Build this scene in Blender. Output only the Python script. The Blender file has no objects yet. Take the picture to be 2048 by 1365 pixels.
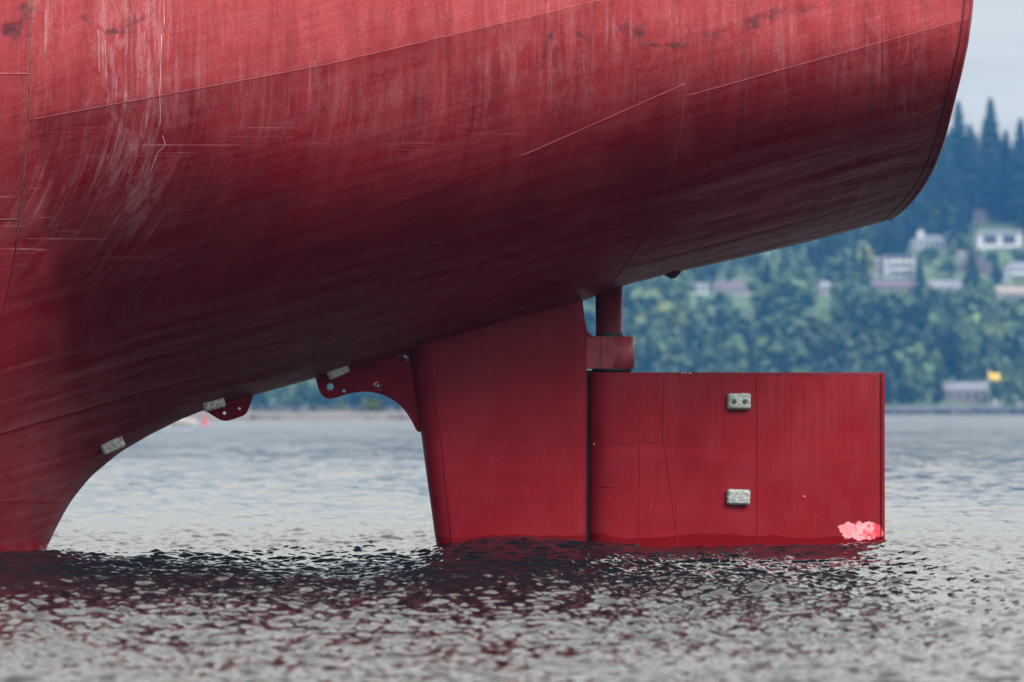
import bpy, bmesh, math, random
import numpy as np
from mathutils import Vector, Matrix

random.seed(7); rng = np.random.default_rng(7)
sc = bpy.context.scene
COL = sc.collection

# ------------------------------------------------------------------ camera
F = 10000.0            # focal length in pixels of the 2048 px wide photograph
HOR = 815.5            # row of the horizon
CAMY, CAMZ = -100.0, 2.8
TILT = math.atan((HOR - 682.5) / F)
cd = bpy.data.cameras.new('camera'); cam = bpy.data.objects.new('camera', cd); COL.objects.link(cam)
cam.location = (0, CAMY, CAMZ); cam.rotation_euler = (math.pi / 2 + TILT, 0, 0)
cd.sensor_width = 36; cd.lens = 36 * F / 2048
cd.clip_start = 1; cd.clip_end = 12000
cd.dof.use_dof = True; cd.dof.focus_distance = 95.0; cd.dof.aperture_fstop = 1.2
sc.camera = cam

# ------------------------------------------------------------------ world and sun
SUN_EL, SUN_AZ = math.radians(40), math.radians(146)      # azimuth clockwise from +Y
world = bpy.data.worlds.new('World'); sc.world = world; world.use_nodes = True
wn, wl = world.node_tree.nodes, world.node_tree.links
wn.clear()
def W(t, **k):
    n = wn.new(t)
    for a, b in k.items(): setattr(n, a, b)
    return n
w_out = W('ShaderNodeOutputWorld'); w_bg = W('ShaderNodeBackground'); w_bg.inputs['Strength'].default_value = 0.10
sky = W('ShaderNodeTexSky', sky_type='NISHITA', sun_disc=False, sun_elevation=SUN_EL, sun_rotation=SUN_AZ)
geo = W('ShaderNodeTexCoord'); sep = W('ShaderNodeSeparateXYZ'); wl.new(geo.outputs['Generated'], sep.inputs[0])
mx = W('ShaderNodeMath', operation='MAXIMUM'); wl.new(sep.outputs['Z'], mx.inputs[0]); mx.inputs[1].default_value = 0
# overcast luminance: Lz (1 + 2 sin e) / 3, in units of 1 / background strength
p0 = W('ShaderNodeMath', operation='MULTIPLY'); wl.new(mx.outputs[0], p0.inputs[0]); p0.inputs[1].default_value = 1.6
pw = W('ShaderNodeMath', operation='TANH'); wl.new(p0.outputs[0], pw.inputs[0])
lum = W('ShaderNodeMath', operation='MULTIPLY_ADD'); wl.new(pw.outputs[0], lum.inputs[0]); lum.inputs[1].default_value = 30.0; lum.inputs[2].default_value = 3.2
# soft cloud layers: direction flattened on to a ceiling
den = W('ShaderNodeMath', operation='ADD'); wl.new(mx.outputs[0], den.inputs[0]); den.inputs[1].default_value = 0.035
dx = W('ShaderNodeMath', operation='DIVIDE'); wl.new(sep.outputs['X'], dx.inputs[0]); wl.new(den.outputs[0], dx.inputs[1])
dy = W('ShaderNodeMath', operation='DIVIDE'); wl.new(sep.outputs['Y'], dy.inputs[0]); wl.new(den.outputs[0], dy.inputs[1])
cmb = W('ShaderNodeCombineXYZ'); wl.new(dx.outputs[0], cmb.inputs[0]); wl.new(dy.outputs[0], cmb.inputs[1])
cn = W('ShaderNodeTexNoise'); wl.new(cmb.outputs[0], cn.inputs['Vector']); cn.inputs['Scale'].default_value = 0.55; cn.inputs['Detail'].default_value = 5; cn.inputs['Roughness'].default_value = 0.5
cr = W('ShaderNodeMapRange'); wl.new(cn.outputs['Fac'], cr.inputs[0]); cr.inputs[1].default_value = .3; cr.inputs[2].default_value = .7; cr.inputs[3].default_value = .84; cr.inputs[4].default_value = 1.16
lm = W('ShaderNodeMath', operation='MULTIPLY'); wl.new(lum.outputs[0], lm.inputs[0]); wl.new(cr.outputs[0], lm.inputs[1])
tint = W('ShaderNodeMixRGB'); tint.inputs[1].default_value = (.92, .92, .87, 1); tint.inputs[2].default_value = (1.0, .98, .90, 1); wl.new(cn.outputs['Fac'], tint.inputs[0])
cc = W('ShaderNodeVectorMath', operation='SCALE'); wl.new(tint.outputs[0], cc.inputs[0]); wl.new(lm.outputs[0], cc.inputs['Scale'])
smix = W('ShaderNodeMixRGB'); smix.inputs[0].default_value = .88; wl.new(sky.outputs[0], smix.inputs[1]); wl.new(cc.outputs[0], smix.inputs[2])
wl.new(smix.outputs[0], w_bg.inputs['Color']); wl.new(w_bg.outputs[0], w_out.inputs['Surface'])

sd = bpy.data.lights.new('sun', 'SUN'); sun = bpy.data.objects.new('sun', sd); COL.objects.link(sun)
sd.energy = 4.0; sd.angle = math.radians(22); sd.color = (1, .96, .9)
sdir = Vector((math.sin(SUN_AZ) * math.cos(SUN_EL), math.cos(SUN_AZ) * math.cos(SUN_EL), math.sin(SUN_EL)))
sun.rotation_euler = sdir.to_track_quat('Z', 'Y').to_euler(); sun.location = sdir * 60

vs = sc.view_settings; vs.view_transform = 'Standard'; vs.look = 'None'; vs.exposure = 0.2; vs.gamma = 1; vs.use_curve_mapping = False
cy = sc.cycles
cy.use_denoising = True; cy.max_bounces = 6; cy.volume_bounces = 1; cy.diffuse_bounces = 3; cy.glossy_bounces = 3
cy.sample_clamp_indirect = 8; cy.use_adaptive_sampling = True; cy.adaptive_threshold = .01

# ------------------------------------------------------------------ helpers
def props(o, label=None, cat=None, group=None, kind=None):
    if label: o['label'] = label
    if cat: o['category'] = cat
    if group: o['group'] = group
    if kind: o['kind'] = kind
    return o
def empty(name, loc, label=None, cat=None, group=None):
    o = bpy.data.objects.new(name, None); COL.objects.link(o); o.location = loc; o.empty_display_size = .3
    return props(o, label, cat, group)
def link(name, me, mat=None, parent=None, smooth=False):
    o = bpy.data.objects.new(name, me); COL.objects.link(o)
    if mat is not None and not me.materials: me.materials.append(mat)
    if parent is not None:
        o.parent = parent
        m = Matrix.Translation(parent.matrix_basis.translation) if parent.parent is None else Matrix.Translation(parent['_w'] if '_w' in parent else (0, 0, 0))
        o.matrix_parent_inverse = Matrix.Identity(4)
        o.location = Vector(o.location)
    if smooth and me.polygons:
        me.polygons.foreach_set('use_smooth', [True] * len(me.polygons))
    return o
def pydata(name, v, f, mat=None, parent=None, smooth=False, off=(0, 0, 0)):
    """mesh from world coordinates; off = world place of the parent's origin"""
    me = bpy.data.meshes.new(name)
    v = np.asarray(v, float) - np.asarray(off, float)
    me.from_pydata(v.tolist(), [], [tuple(int(i) for i in q) for q in f]); me.update()
    return link(name, me, mat, parent, smooth)
def fastmesh(name, v, quads):
    """big mesh from numpy arrays, all faces of equal size"""
    v = np.asarray(v, np.float32); q = np.asarray(quads, np.int32); k = q.shape[1]
    me = bpy.data.meshes.new(name)
    me.vertices.add(len(v)); me.vertices.foreach_set('co', v.ravel())
    me.loops.add(q.size); me.loops.foreach_set('vertex_index', q.ravel())
    me.polygons.add(len(q)); me.polygons.foreach_set('loop_start', np.arange(0, q.size, k, dtype=np.int32))
    me.update(calc_edges=True); me.validate()
    return me
def gridq(n, m):
    i = np.arange(n * m).reshape(n, m)
    return np.stack([i[:-1, :-1], i[1:, :-1], i[1:, 1:], i[:-1, 1:]], -1).reshape(-1, 4)
def bmobj(name, bm, mat, parent=None, smooth=False):
    me = bpy.data.meshes.new(name); bm.to_mesh(me); bm.free()
    return link(name, me, mat, parent, smooth)
def box(bm, c, s, rz=0.0, M=None):
    m = Matrix.Translation(c) @ Matrix.Rotation(rz, 4, 'Z') @ Matrix.Diagonal((s[0], s[1], s[2], 1))
    if M is not None: m = M @ m
    return bmesh.ops.create_cube(bm, size=1, matrix=m)['verts']
def tube_mesh(pts, r, n=6, closed_ends=True):
    pts = [Vector(p) for p in pts]; vs_, fs = [], []
    for i, p in enumerate(pts):
        t = (pts[min(i + 1, len(pts) - 1)] - pts[max(i - 1, 0)]).normalized()
        a = t.cross(Vector((0, 1, 0)));
        if a.length < 1e-3: a = t.cross(Vector((0, 0, 1)))
        a.normalize(); b = t.cross(a)
        rr = r[i] if hasattr(r, '__len__') else r
        for k in range(n):
            an = 2 * math.pi * k / n
            vs_.append(p + (a * math.cos(an) + b * math.sin(an)) * rr)
    for i in range(len(pts) - 1):
        for k in range(n):
            fs.append((i * n + k, i * n + (k + 1) % n, (i + 1) * n + (k + 1) % n, (i + 1) * n + k))
    if closed_ends:
        fs.append(tuple(range(n))[::-1]); fs.append(tuple((len(pts) - 1) * n + k for k in range(n)))
    return [tuple(v) for v in vs_], fs
ct, st = math.cos(TILT), math.sin(TILT)
def at(u, v, Y):
    """world point seen at photo pixel (u, v) at depth Y"""
    u = np.asarray(u, float); v = np.asarray(v, float)
    dx_ = (u - 1024.0) / F; dz_ = -(v - 682.5) / F
    wy = ct - dz_ * st; wz = st + dz_ * ct
    d = (Y - CAMY) / wy
    return np.stack(np.broadcast_arrays(dx_ * d, Y + 0 * d, CAMZ + wz * d), -1)
def P(u, v, Y): return Vector([float(a) for a in at(u, v, Y)])

# ------------------------------------------------------------------ materials
class NT:
    def __init__(s, name, rough=.5, spec=.5):
        s.m = bpy.data.materials.new(name); s.m.use_nodes = True; s.t = s.m.node_tree
        s.b = s.t.nodes['Principled BSDF']; s.b.inputs['Roughness'].default_value = rough
        s.b.inputs['Specular IOR Level'].default_value = spec
        s.tc = s.n('ShaderNodeTexCoord')
    def n(s, t, **k):
        n = s.t.nodes.new(t)
        for a, b in k.items(): setattr(n, a, b)
        return n
    def l(s, a, b): s.t.links.new(a, b)
    def put(s, v, sock):
        if hasattr(v, 'links') or hasattr(v, 'is_output'): s.l(v, sock)
        elif isinstance(v, (tuple, list)) and len(v) == 3 and sock.type == 'RGBA': sock.default_value = (*v, 1)
        else: sock.default_value = v
    def noise(s, vec=None, scale=1, detail=3, rough=.5, st=None, out='Fac', dist=0):
        v = vec if vec is not None else s.tc.outputs['Object']
        if st is not None:
            mp = s.n('ShaderNodeMapping'); s.l(v, mp.inputs[0]); mp.inputs['Scale'].default_value = st; v = mp.outputs[0]
        n = s.n('ShaderNodeTexNoise'); s.l(v, n.inputs['Vector'])
        n.inputs['Scale'].default_value = scale; n.inputs['Detail'].default_value = detail; n.inputs['Roughness'].default_value = rough; n.inputs['Distortion'].default_value = dist
        return n.outputs[out]
    def rng(s, v, a, b, c=0, d=1, smooth=False):
        n = s.n('ShaderNodeMapRange');
        if smooth: n.interpolation_type = 'SMOOTHSTEP'
        s.put(v, n.inputs[0])
        for i, x in enumerate((a, b, c, d)): n.inputs[i + 1].default_value = x
        return n.outputs[0]
    def math(s, op, a, b=0.0, c=0.0):
        n = s.n('ShaderNodeMath', operation=op)
        s.put(a, n.inputs[0]); s.put(b, n.inputs[1]); s.put(c, n.inputs[2])
        return n.outputs[0]
    def mix(s, f, a, b, mode='MIX'):
        n = s.n('ShaderNodeMixRGB', blend_type=mode); s.put(f, n.inputs[0]); s.put(a, n.inputs[1]); s.put(b, n.inputs[2])
        return n.outputs[0]
    def sep(s, v):
        n = s.n('ShaderNodeSeparateXYZ'); s.l(v, n.inputs[0]); return n.outputs
    def attr(s, name, out='Vector'):
        n = s.n('ShaderNodeAttribute'); n.attribute_name = name; return n.outputs[out]
    def color(s, v): s.put(v, s.b.inputs['Base Color']); return s
    def rough(s, v): s.put(v, s.b.inputs['Roughness']); return s
    def bump(s, h, dist=.01, strength=1.0):
        b = s.n('ShaderNodeBump'); s.put(h, b.inputs['Height']); b.inputs['Distance'].default_value = dist; b.inputs['Strength'].default_value = strength
        s.l(b.outputs[0], s.b.inputs['Normal']); return s

def simple(name, col, rough=.6, var=.25, scale=3.0, metal=0.0, spec=.4):
    t = NT(name, rough, spec)
    f = t.noise(None, scale=scale, detail=5)
    d = tuple(c * (1 - var) for c in col); b = tuple(min(1, c * (1 + var)) for c in col)
    t.color(t.mix(t.rng(f, .3, .7), d, b)); t.b.inputs['Metallic'].default_value = metal
    return t.m

RED = (.36, .022, .042)
# hull paint: streaks, scuffs and scratches follow attributes laid along the plating
def hull_paint():
    t = NT('hull_paint', .5, .12)
    flow = t.attr('flow'); keel = t.attr('keelco'); mk = t.sep(t.attr('mask')); mk2 = t.sep(t.attr('mask2'))
    obj = t.tc.outputs['Object']
    big = t.noise(obj, .35, 5, .6)
    col = t.mix(t.rng(big, .35, .7), (.145, .0016, .006), (.195, .0035, .010))
    grime = t.noise(keel, 1, 5, .6, st=(.5, 3.5, 1))
    col = t.mix(t.math('MULTIPLY', t.rng(grime, .42, .72), .35), col, (.12, .010, .018))
    # chalky sun-faded paint high on the side, soft edged
    ch = t.math('ADD', mk[0], t.rng(t.noise(flow, 1, 6, .65, st=(1.2, .5, 1), dist=.6), .3, .7, -.36, .36))
    ch = t.math('MULTIPLY', t.rng(ch, .0, 1), mk2[2])
    col = t.mix(ch, col, (.285, .036, .044))
    # run-down streaks
    s1 = t.noise(flow, 1, 8, .72, st=(9, .35, 1)); s2 = t.noise(flow, 1, 6, .7, st=(26, .9, 1))
    s3 = t.noise(flow, 1, 5, .65, st=(1.5, .7, 1), dist=.8)
    st_ = t.math('MULTIPLY', t.rng(s1, .48, .74), t.rng(s2, .3, .66, .25, 1))
    st_ = t.math('MULTIPLY', t.math('MULTIPLY', st_, t.rng(s3, .38, .62)), mk[1])
    col = t.mix(t.math('MINIMUM', t.math('MULTIPLY', st_, 1.5), .85), col, (.44, .26, .28))
    wsp = t.noise(flow, 1, 8, .75, st=(2.6, .8, 1), dist=1.2)
    col = t.mix(t.math('MULTIPLY', t.rng(wsp, .5, .75), t.math('MULTIPLY', mk[1], .75)), col, (.38, .19, .21))
    # short brush-like pale flecks
    fl = t.noise(flow, 1, 3, .6, st=(14, 1.8, 1))
    col = t.mix(t.math('MULTIPLY', t.rng(fl, .62, .74), t.math('MULTIPLY', mk[1], .5)), col, (.44, .22, .24))
    # dark wavy brush streaks running down the turn of the bilge
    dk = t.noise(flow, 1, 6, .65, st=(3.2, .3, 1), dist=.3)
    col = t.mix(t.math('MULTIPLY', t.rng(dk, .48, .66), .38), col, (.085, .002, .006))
    # level rub scratches
    xs = t.noise(obj, 1, 2, .5, st=(.06, 1, 26)); xs2 = t.noise(obj, 1, 3, .6, st=(.5, 1, 3.0))
    sc_ = t.math('MULTIPLY', t.math('MULTIPLY', t.rng(xs, .645, .70), t.rng(xs2, .4, .6)), mk2[0])
    col = t.mix(t.math('MULTIPLY', sc_, .75), col, (.62, .36, .38))
    # scuffs from fenders
    sf = t.noise(obj, 2.2, 8, .75)
    col = t.mix(t.math('MULTIPLY', t.rng(t.math('ADD', mk[2], t.rng(sf, .25, .75, -.7, .75)), .34, .8), .8), col, (.035, .014, .022))
    # long rubs along the bottom plating, plus water sheen painted pale at the right
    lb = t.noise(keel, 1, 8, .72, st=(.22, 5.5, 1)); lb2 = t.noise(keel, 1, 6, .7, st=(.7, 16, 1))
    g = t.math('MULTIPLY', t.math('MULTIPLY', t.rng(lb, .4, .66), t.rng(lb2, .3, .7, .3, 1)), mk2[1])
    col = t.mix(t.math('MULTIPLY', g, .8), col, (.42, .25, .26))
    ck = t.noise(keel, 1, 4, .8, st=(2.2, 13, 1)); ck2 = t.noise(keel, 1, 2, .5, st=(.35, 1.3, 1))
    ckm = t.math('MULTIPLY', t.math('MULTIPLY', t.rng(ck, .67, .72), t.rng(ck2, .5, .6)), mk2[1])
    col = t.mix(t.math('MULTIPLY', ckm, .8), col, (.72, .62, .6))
    # pin-head paint chips and grain
    gr = t.noise(obj, 26, 3, .7)
    col = t.mix(.45, col, t.mix(1, col, t.mix(t.rng(gr, .3, .7), (.45, .45, .45), (1.5, 1.5, 1.5)), 'MULTIPLY'))
    # wet band at the waterline
    z = t.sep(obj)[2]
    wz = t.math('SUBTRACT', z, t.rng(t.noise(obj, .9, 3), .3, .7, .05, .2))
    wet = t.rng(wz, .0, .02, 1, 0)
    col = t.mix(t.math('MULTIPLY', wet, .5), col, (.28, .006, .02))
    # unseen topsides blackened above the red paint to dull the water's red reflection
    col = t.mix(t.rng(z, 10.68, 10.70, 0, 1), col, (.015, .016, .02))
    t.color(col)
    t.rough(t.math('SUBTRACT', t.rng(t.noise(obj, 3, 5), .3, .7, .36, .52), t.math('MULTIPLY', wet, .25)))
    h = t.math('ADD', t.math('MULTIPLY', t.noise(obj, .55, 2), 1.0), t.math('MULTIPLY', t.noise(flow, 1, 6, .7, st=(8, 1.0, 1)), .02))
    t.bump(h, .10, .5)
    return t.m
def foil_paint(name, chalk=.5, patch=None, wetline=True):
    t = NT(name, .5, .12)
    obj = t.tc.outputs['Object']; z = t.sep(obj)
    big = t.noise(obj, .7, 5, .6)
    col = t.mix(t.rng(big, .35, .68), (.150, .0020, .006), (.185, .0045, .010))
    v1 = t.noise(obj, 1, 7, .72, st=(13, 1, .45)); v2 = t.noise(obj, 1, 3, .5, st=(1.1, 1, .5))
    up = t.rng(z[2], .4, 3.4, .1, 1)
    f = t.math('MULTIPLY', t.math('MULTIPLY', t.rng(v1, .4, .72), t.rng(v2, .38, .62)), t.math('MULTIPLY', up, chalk))
    col = t.mix(t.math('MULTIPLY', f, .6), col, (.25, .055, .065))
    col = t.mix(t.math('MULTIPLY', t.rng(t.noise(obj, .9, 4, st=(2, 1, 1.2)), .45, .65), .3 * chalk + .1), col, (.19, .018, .028))
    hb = t.noise(obj, 1, 4, .6, st=(.3, 1, 3))
    col = t.mix(t.math('MULTIPLY', t.rng(hb, .5, .7), .22), col, (.30, .012, .03))
    v3 = t.noise(obj, 1, 2, .5, st=(42, 1, .8))
    col = t.mix(t.math('MULTIPLY', t.rng(v3, .5, .7), .14), col, (.2, .02, .03))
    chip = t.noise(obj, 7, 1, .4)
    col = t.mix(t.rng(chip, .86, .87), col, (.8, .5, .45))
    gr = t.noise(obj, 30, 3, .7)
    col = t.mix(.4, col, t.mix(1, col, t.mix(t.rng(gr, .3, .7), (.55, .55, .55), (1.4, 1.4, 1.4)), 'MULTIPLY'))
    wz = t.math('SUBTRACT', z[2], t.rng(t.noise(obj, 1, 4, .6, st=(.8, 1, .01)), .3, .7, .15, .30))
    wet = t.rng(wz, .0, .015, 1, 0)
    col = t.mix(t.math('MULTIPLY', wet, .85), col, (.12, .0006, .003))
    if patch:
        px, pz, rx, rz_ = patch
        nn = t.noise(obj, 6.5, 9, .72)
        ex = t.math('DIVIDE', t.math('SUBTRACT', z[0], px), rx); ez = t.math('DIVIDE', t.math('SUBTRACT', z[2], pz), rz_)
        d = t.math('ADD', t.math('POWER', t.math('ABSOLUTE', ex), 2.6), t.math('POWER', t.math('ABSOLUTE', ez), 2.2))
        d = t.math('ADD', d, t.rng(nn, .3, .7, -.95, .8))
        pm = t.rng(d, .98, 1.04, 1, 0)
        n2 = t.noise(obj, 9, 6, .75)
        inner = t.rng(t.math('ADD', n2, t.math('MULTIPLY', ex, .16)), 0.5, .60)
        pc = t.mix(t.rng(t.noise(obj, 3, 4), .4, .6), (.58, .33, .36), (.58, .20, .23))
        pc = t.mix(inner, pc, (.60, .05, .08))
        col = t.mix(pm, col, pc)
    t.color(col)
    t.rough(t.math('SUBTRACT', t.rng(t.noise(obj, 2, 5), .3, .7, .38, .52), t.math('MULTIPLY', wet, .25)))
    t.bump(t.noise(obj, .9, 2), .05, .5)
    return t.m
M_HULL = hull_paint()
_pc = P(1722, 1062, -.1)
M_RUD = foil_paint('rudder_paint', .75, (_pc.x, _pc.z, .42, .17))
M_HORN = foil_paint('horn_paint', .55)
M_BEAD = simple('weld_paint', (.27, .05, .06), .5, .35, 6)
M_BEADD = simple('weld_paint_dark', (.10, .006, .012), .5, .3, 6)
M_BEADR = simple('weld_paint_red', (.17, .003, .008), .5, .2, 5, spec=.12)
M_RUST = simple('weld_paint_rusty', (.13, .05, .035), .7, .6, 9)
M_BOSS = simple('boss_paint', (.26, .045, .053), .45, .3, 5, spec=.25)
M_STOCK = simple('stock_paint', (.11, .012, .018), .4, .4, 3, spec=.2)
M_BLACK = simple('grease_and_shade_black', (.012, .012, .014), .5, .4, 8)  # greased parts, and shade painted into the rudder gap and scoop opening
M_BLADE = simple('bracket_paint', (.15, .0025, .009), .5, .25, 4, spec=.1)
M_CHIP = simple('bare_primer', (.55, .33, .30), .7, .3, 12)
def zinc(name='zinc_anode', hi=(.50, .54, .53)):
    t = NT(name, .6, .5); o = t.tc.outputs['Object']
    a = t.noise(o, 34, 4, .85); b = t.noise(o, 9, 4, .6)
    c = t.mix(t.rng(a, .42, .58), (.05, .06, .065), hi)
    c = t.mix(t.math('MULTIPLY', t.rng(b, .45, .62), .5), c, (.34, .37, .36))
    t.color(c); t.bump(a, .012, 1.0); return t.m
M_ZINC = zinc(); M_ZINCB = zinc('zinc_anode_shade_lift', (.85, .88, .88))  # second copy is paler, to lift the hull anodes out of the shade
M_BOLT = simple('corroded_bolt', (.06, .055, .055), .6, .5, 20)

# ------------------------------------------------------------------ the hull surface
def smooth_interp(xs, ys, lo, hi, n=1600, w=14):
    x = np.linspace(lo, hi, n); y = np.interp(x, xs, ys)
    k = np.hanning(2 * w + 1); k /= k.sum()
    yp = np.concatenate([2 * y[0] - y[1:w + 1][::-1], y, 2 * y[-1] - y[-w - 1:-1][::-1]])
    y = np.convolve(yp, k, 'valid'); return lambda q: np.interp(q, x, y)
KU = [-900, -60, 0, 30, 60, 90, 110, 140, 180, 240, 300, 360, 410, 500, 630, 730, 830, 1000, 1165, 1240, 1330, 1500, 1640, 1780, 1900, 2100]
KV = [1420, 1400, 1330, 1260, 1180, 1105, 1060, 1005, 955, 905, 870, 840, 820, 793, 757, 728, 698, 648, 603, 574, 550, 512, 478, 440, 408, 350]
K = smooth_interp(KU, KV, -900, 2100, 3000, 22)
_ku = np.linspace(-900, 2100, 1200); _kp = at(_ku, K(_ku), 0.0)
def zk(X): return np.interp(X, _kp[:, 0], _kp[:, 2])
L1 = smooth_interp([-900, 0, 300, 600, 805, 1000, 1147, 1300, 1507, 1817, 2100], [1130, 867, 778, 704, 652, 602, 561, 525, 470, 386, 300], -900, 2100, 1500, 30)
L3 = lambda u: np.interp(u, [-900, 60, 330, 640, 1240, 2000], [450, 240, 190, 132, -8, -190])
L3c = lambda u: np.interp(u, [1300, 1370, 1932, 2100], [212, 193, 38, -8])
def kneez(X):
    """height of the knuckle line along the side"""
    a = at(np.linspace(-900, 2100, 300), L3(np.linspace(-900, 2100, 300)), -8.4)
    return np.interp(X, a[:, 0], a[:, 2])
_ka = at(np.linspace(-900, 2100, 300), L3(np.linspace(-900, 2100, 300)), -8.4)
_kc = at(np.linspace(1300, 2100, 300), L3c(np.linspace(1300, 2100, 300)), -7.0)
def smst(x, a, b):
    t = np.clip((x - a) / (b - a), 0, 1); return t * t * (3 - 2 * t)
def Bfun(X, Z):
    z0 = zk(X)
    H = 10.2 - .2 * smst(X, -2, 8)
    Bm = 8.6 - 1.5 * smst(X, -9, 9.5)
    h = np.clip((Z - z0) / (H - z0), 0, 1.0)
    m = 1.9 - .88 * smst(X, -14, -1)
    n = 2.9 - .75 * smst(X, -9, 3)
    c = .72 - .10 * smst(X, -9, 3)
    S = (1 - (1 - h ** m) ** n) ** c
    base = .22 + .25 * smst(-X, 1, 9)
    B = Bm * S + base * np.sqrt(np.clip((Z - z0) / .25, 0, 1))
    # knuckles: the plating above the seam stands more upright and a touch outward
    zs = np.interp(X, _ka[:, 0], _ka[:, 2]); wgt = .22 * (1 - smst(X, .5, 3.2)) * smst(X, -8.9, -8.6)
    B = B - wgt * np.clip(zs - Z, 0, None) ** 1.0 * np.exp(-np.clip(zs - Z, 0, None) / 1.3)
    zc = np.interp(X, _kc[:, 0], _kc[:, 2]); wc = .13 * smst(X, 3.6, 5.5)
    B = B - wc * np.clip(zc - Z, 0, None) * np.exp(-np.clip(zc - Z, 0, None) / 1.8)
    return np.maximum(B, 0.0)
def solve(u, v):
    u = np.asarray(u, float); v = np.asarray(v, float); y = np.zeros(np.broadcast(u, v).shape) - 4.0
    for _ in range(60):
        p = at(u, v, y); y = .45 * y + .55 * (-Bfun(p[..., 0], p[..., 2]))
    return at(u, v, y)
S1 = lambda v: np.interp(v, [-400, 0, 148, 260, 340, 440, 510, 600, 700, 900], [72, 62, 60, 55, 48, 38, 30, 12, -20, -110])
S2 = lambda v: np.interp(v, [-400, 0, 100, 190, 260, 340, 400, 455, 500, 545, 590], [1392, 1386, 1379, 1369, 1361, 1345, 1325, 1299, 1272, 1240, 1205])
TV = [-400, -200, 0, 40, 90, 150, 205, 250, 290, 340, 380, 413, 440]
TU = [1944, 1945, 1942, 1938, 1931, 1918, 1904, 1893, 1882, 1862, 1839, 1812, 1779]
_tx = np.linspace(-400, 440, 300); _ty = np.interp(_tx, TV, TU); _k = np.hanning(15); _k /= _k.sum()
_ty[7:-7] = np.convolve(_ty, _k, 'valid')
T = lambda v: np.interp(v, _tx, _ty)
EL = lambda v: np.full_like(np.asarray(v, float), -420.0)
TOPV = lambda u: np.full_like(np.asarray(u, float), -130.0)

def g2(u, v, cu, cv, su, sv, rot=0.0):
    c, s = math.cos(rot), math.sin(rot); a = (u - cu) * c + (v - cv) * s; b = -(u - cu) * s + (v - cv) * c
    return np.exp(-(a / su) ** 2 - (b / sv) ** 2)
def plate_attrs(me, U, V):
    u, v = U.ravel(), V.ravel(); n = len(u)
    bend = .00105 * np.clip(v - 170, 0, 420) ** 2
    flow = np.stack([(u + bend) / 100, v / 100, 0 * u], 1)
    keel = np.stack([u / 100, (v - L1(u)) / 100, 0 * u], 1)
    chalk = .66 * smst(-v, -400, -10) + .1 * smst(-v, -120, 20)
    chalk = chalk + .20 * smst(L3(u) - v, -2, 6) * smst(-u, -1500, -900) * smst(u, 56, 62) + .12 * smst(-u, -62, -56) * smst(-v, -560, -250) - .12 * smst(v - L3c(u), -2, 6) * smst(u, 1370, 1400)
    chalk = chalk + .12 * smst(-u, -500, -100) + .10 * g2(u, v, 30, 600, 90, 250)
    streak = (.08 * smst(-v, -330, -60) + 1.3 * g2(u, v, 262, 150, 70, 330) + .7 * g2(u, v, 80, 60, 45, 170)
              + .45 * g2(u, v, 1120, 110, 200, 120) + .30 * g2(u, v, 1560, 100, 240, 110) + .28 * g2(u, v, 560, 200, 330, 120)
              + .5 * g2(u, v, 1800, 160, 60, 150, -.3) + .5 * g2(u, v, 150, 420, 150, 120) + .8 * g2(u, v, 1720, 400, 140, 60, -.3))
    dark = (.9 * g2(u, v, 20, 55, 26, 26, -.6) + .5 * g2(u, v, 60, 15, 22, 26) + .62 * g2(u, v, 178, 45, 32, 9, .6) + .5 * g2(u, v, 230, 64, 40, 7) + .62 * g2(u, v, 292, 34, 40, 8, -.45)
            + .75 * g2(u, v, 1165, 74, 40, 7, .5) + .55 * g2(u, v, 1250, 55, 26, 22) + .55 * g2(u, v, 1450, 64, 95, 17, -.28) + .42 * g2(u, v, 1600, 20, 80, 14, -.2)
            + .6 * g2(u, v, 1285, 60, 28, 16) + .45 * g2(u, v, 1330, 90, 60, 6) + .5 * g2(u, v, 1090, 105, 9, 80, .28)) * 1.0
    scr = (1.0 * smst(-u, -760, -40) * smst(v, 225, 262) * smst(-v, -620, -420) + .35 * smst(-u, -1500, -600) * g2(u, v, 1000, 275, 600, 30))
    low = smst(v - L1(u), -190, -60) * (.45 + .55 * smst(u, 1250, 1500)) * (1 - .6 * smst(u, 800, 1000) * (1 - smst(u, 1200, 1420))) + 1.3 * g2(u, v, 1690, 412, 230, 55, -.3)  # pale rubs low down, strengthened aft to paint in the water's sheen
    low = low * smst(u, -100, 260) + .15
    fade = np.ones(n)
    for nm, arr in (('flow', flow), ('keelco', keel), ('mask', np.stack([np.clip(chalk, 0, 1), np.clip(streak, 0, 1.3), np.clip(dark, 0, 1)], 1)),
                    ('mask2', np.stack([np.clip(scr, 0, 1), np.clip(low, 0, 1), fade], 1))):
        a = me.attributes.new(nm, 'FLOAT_VECTOR', 'POINT'); a.data.foreach_set('vector', arr.astype(np.float32).ravel())

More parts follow.
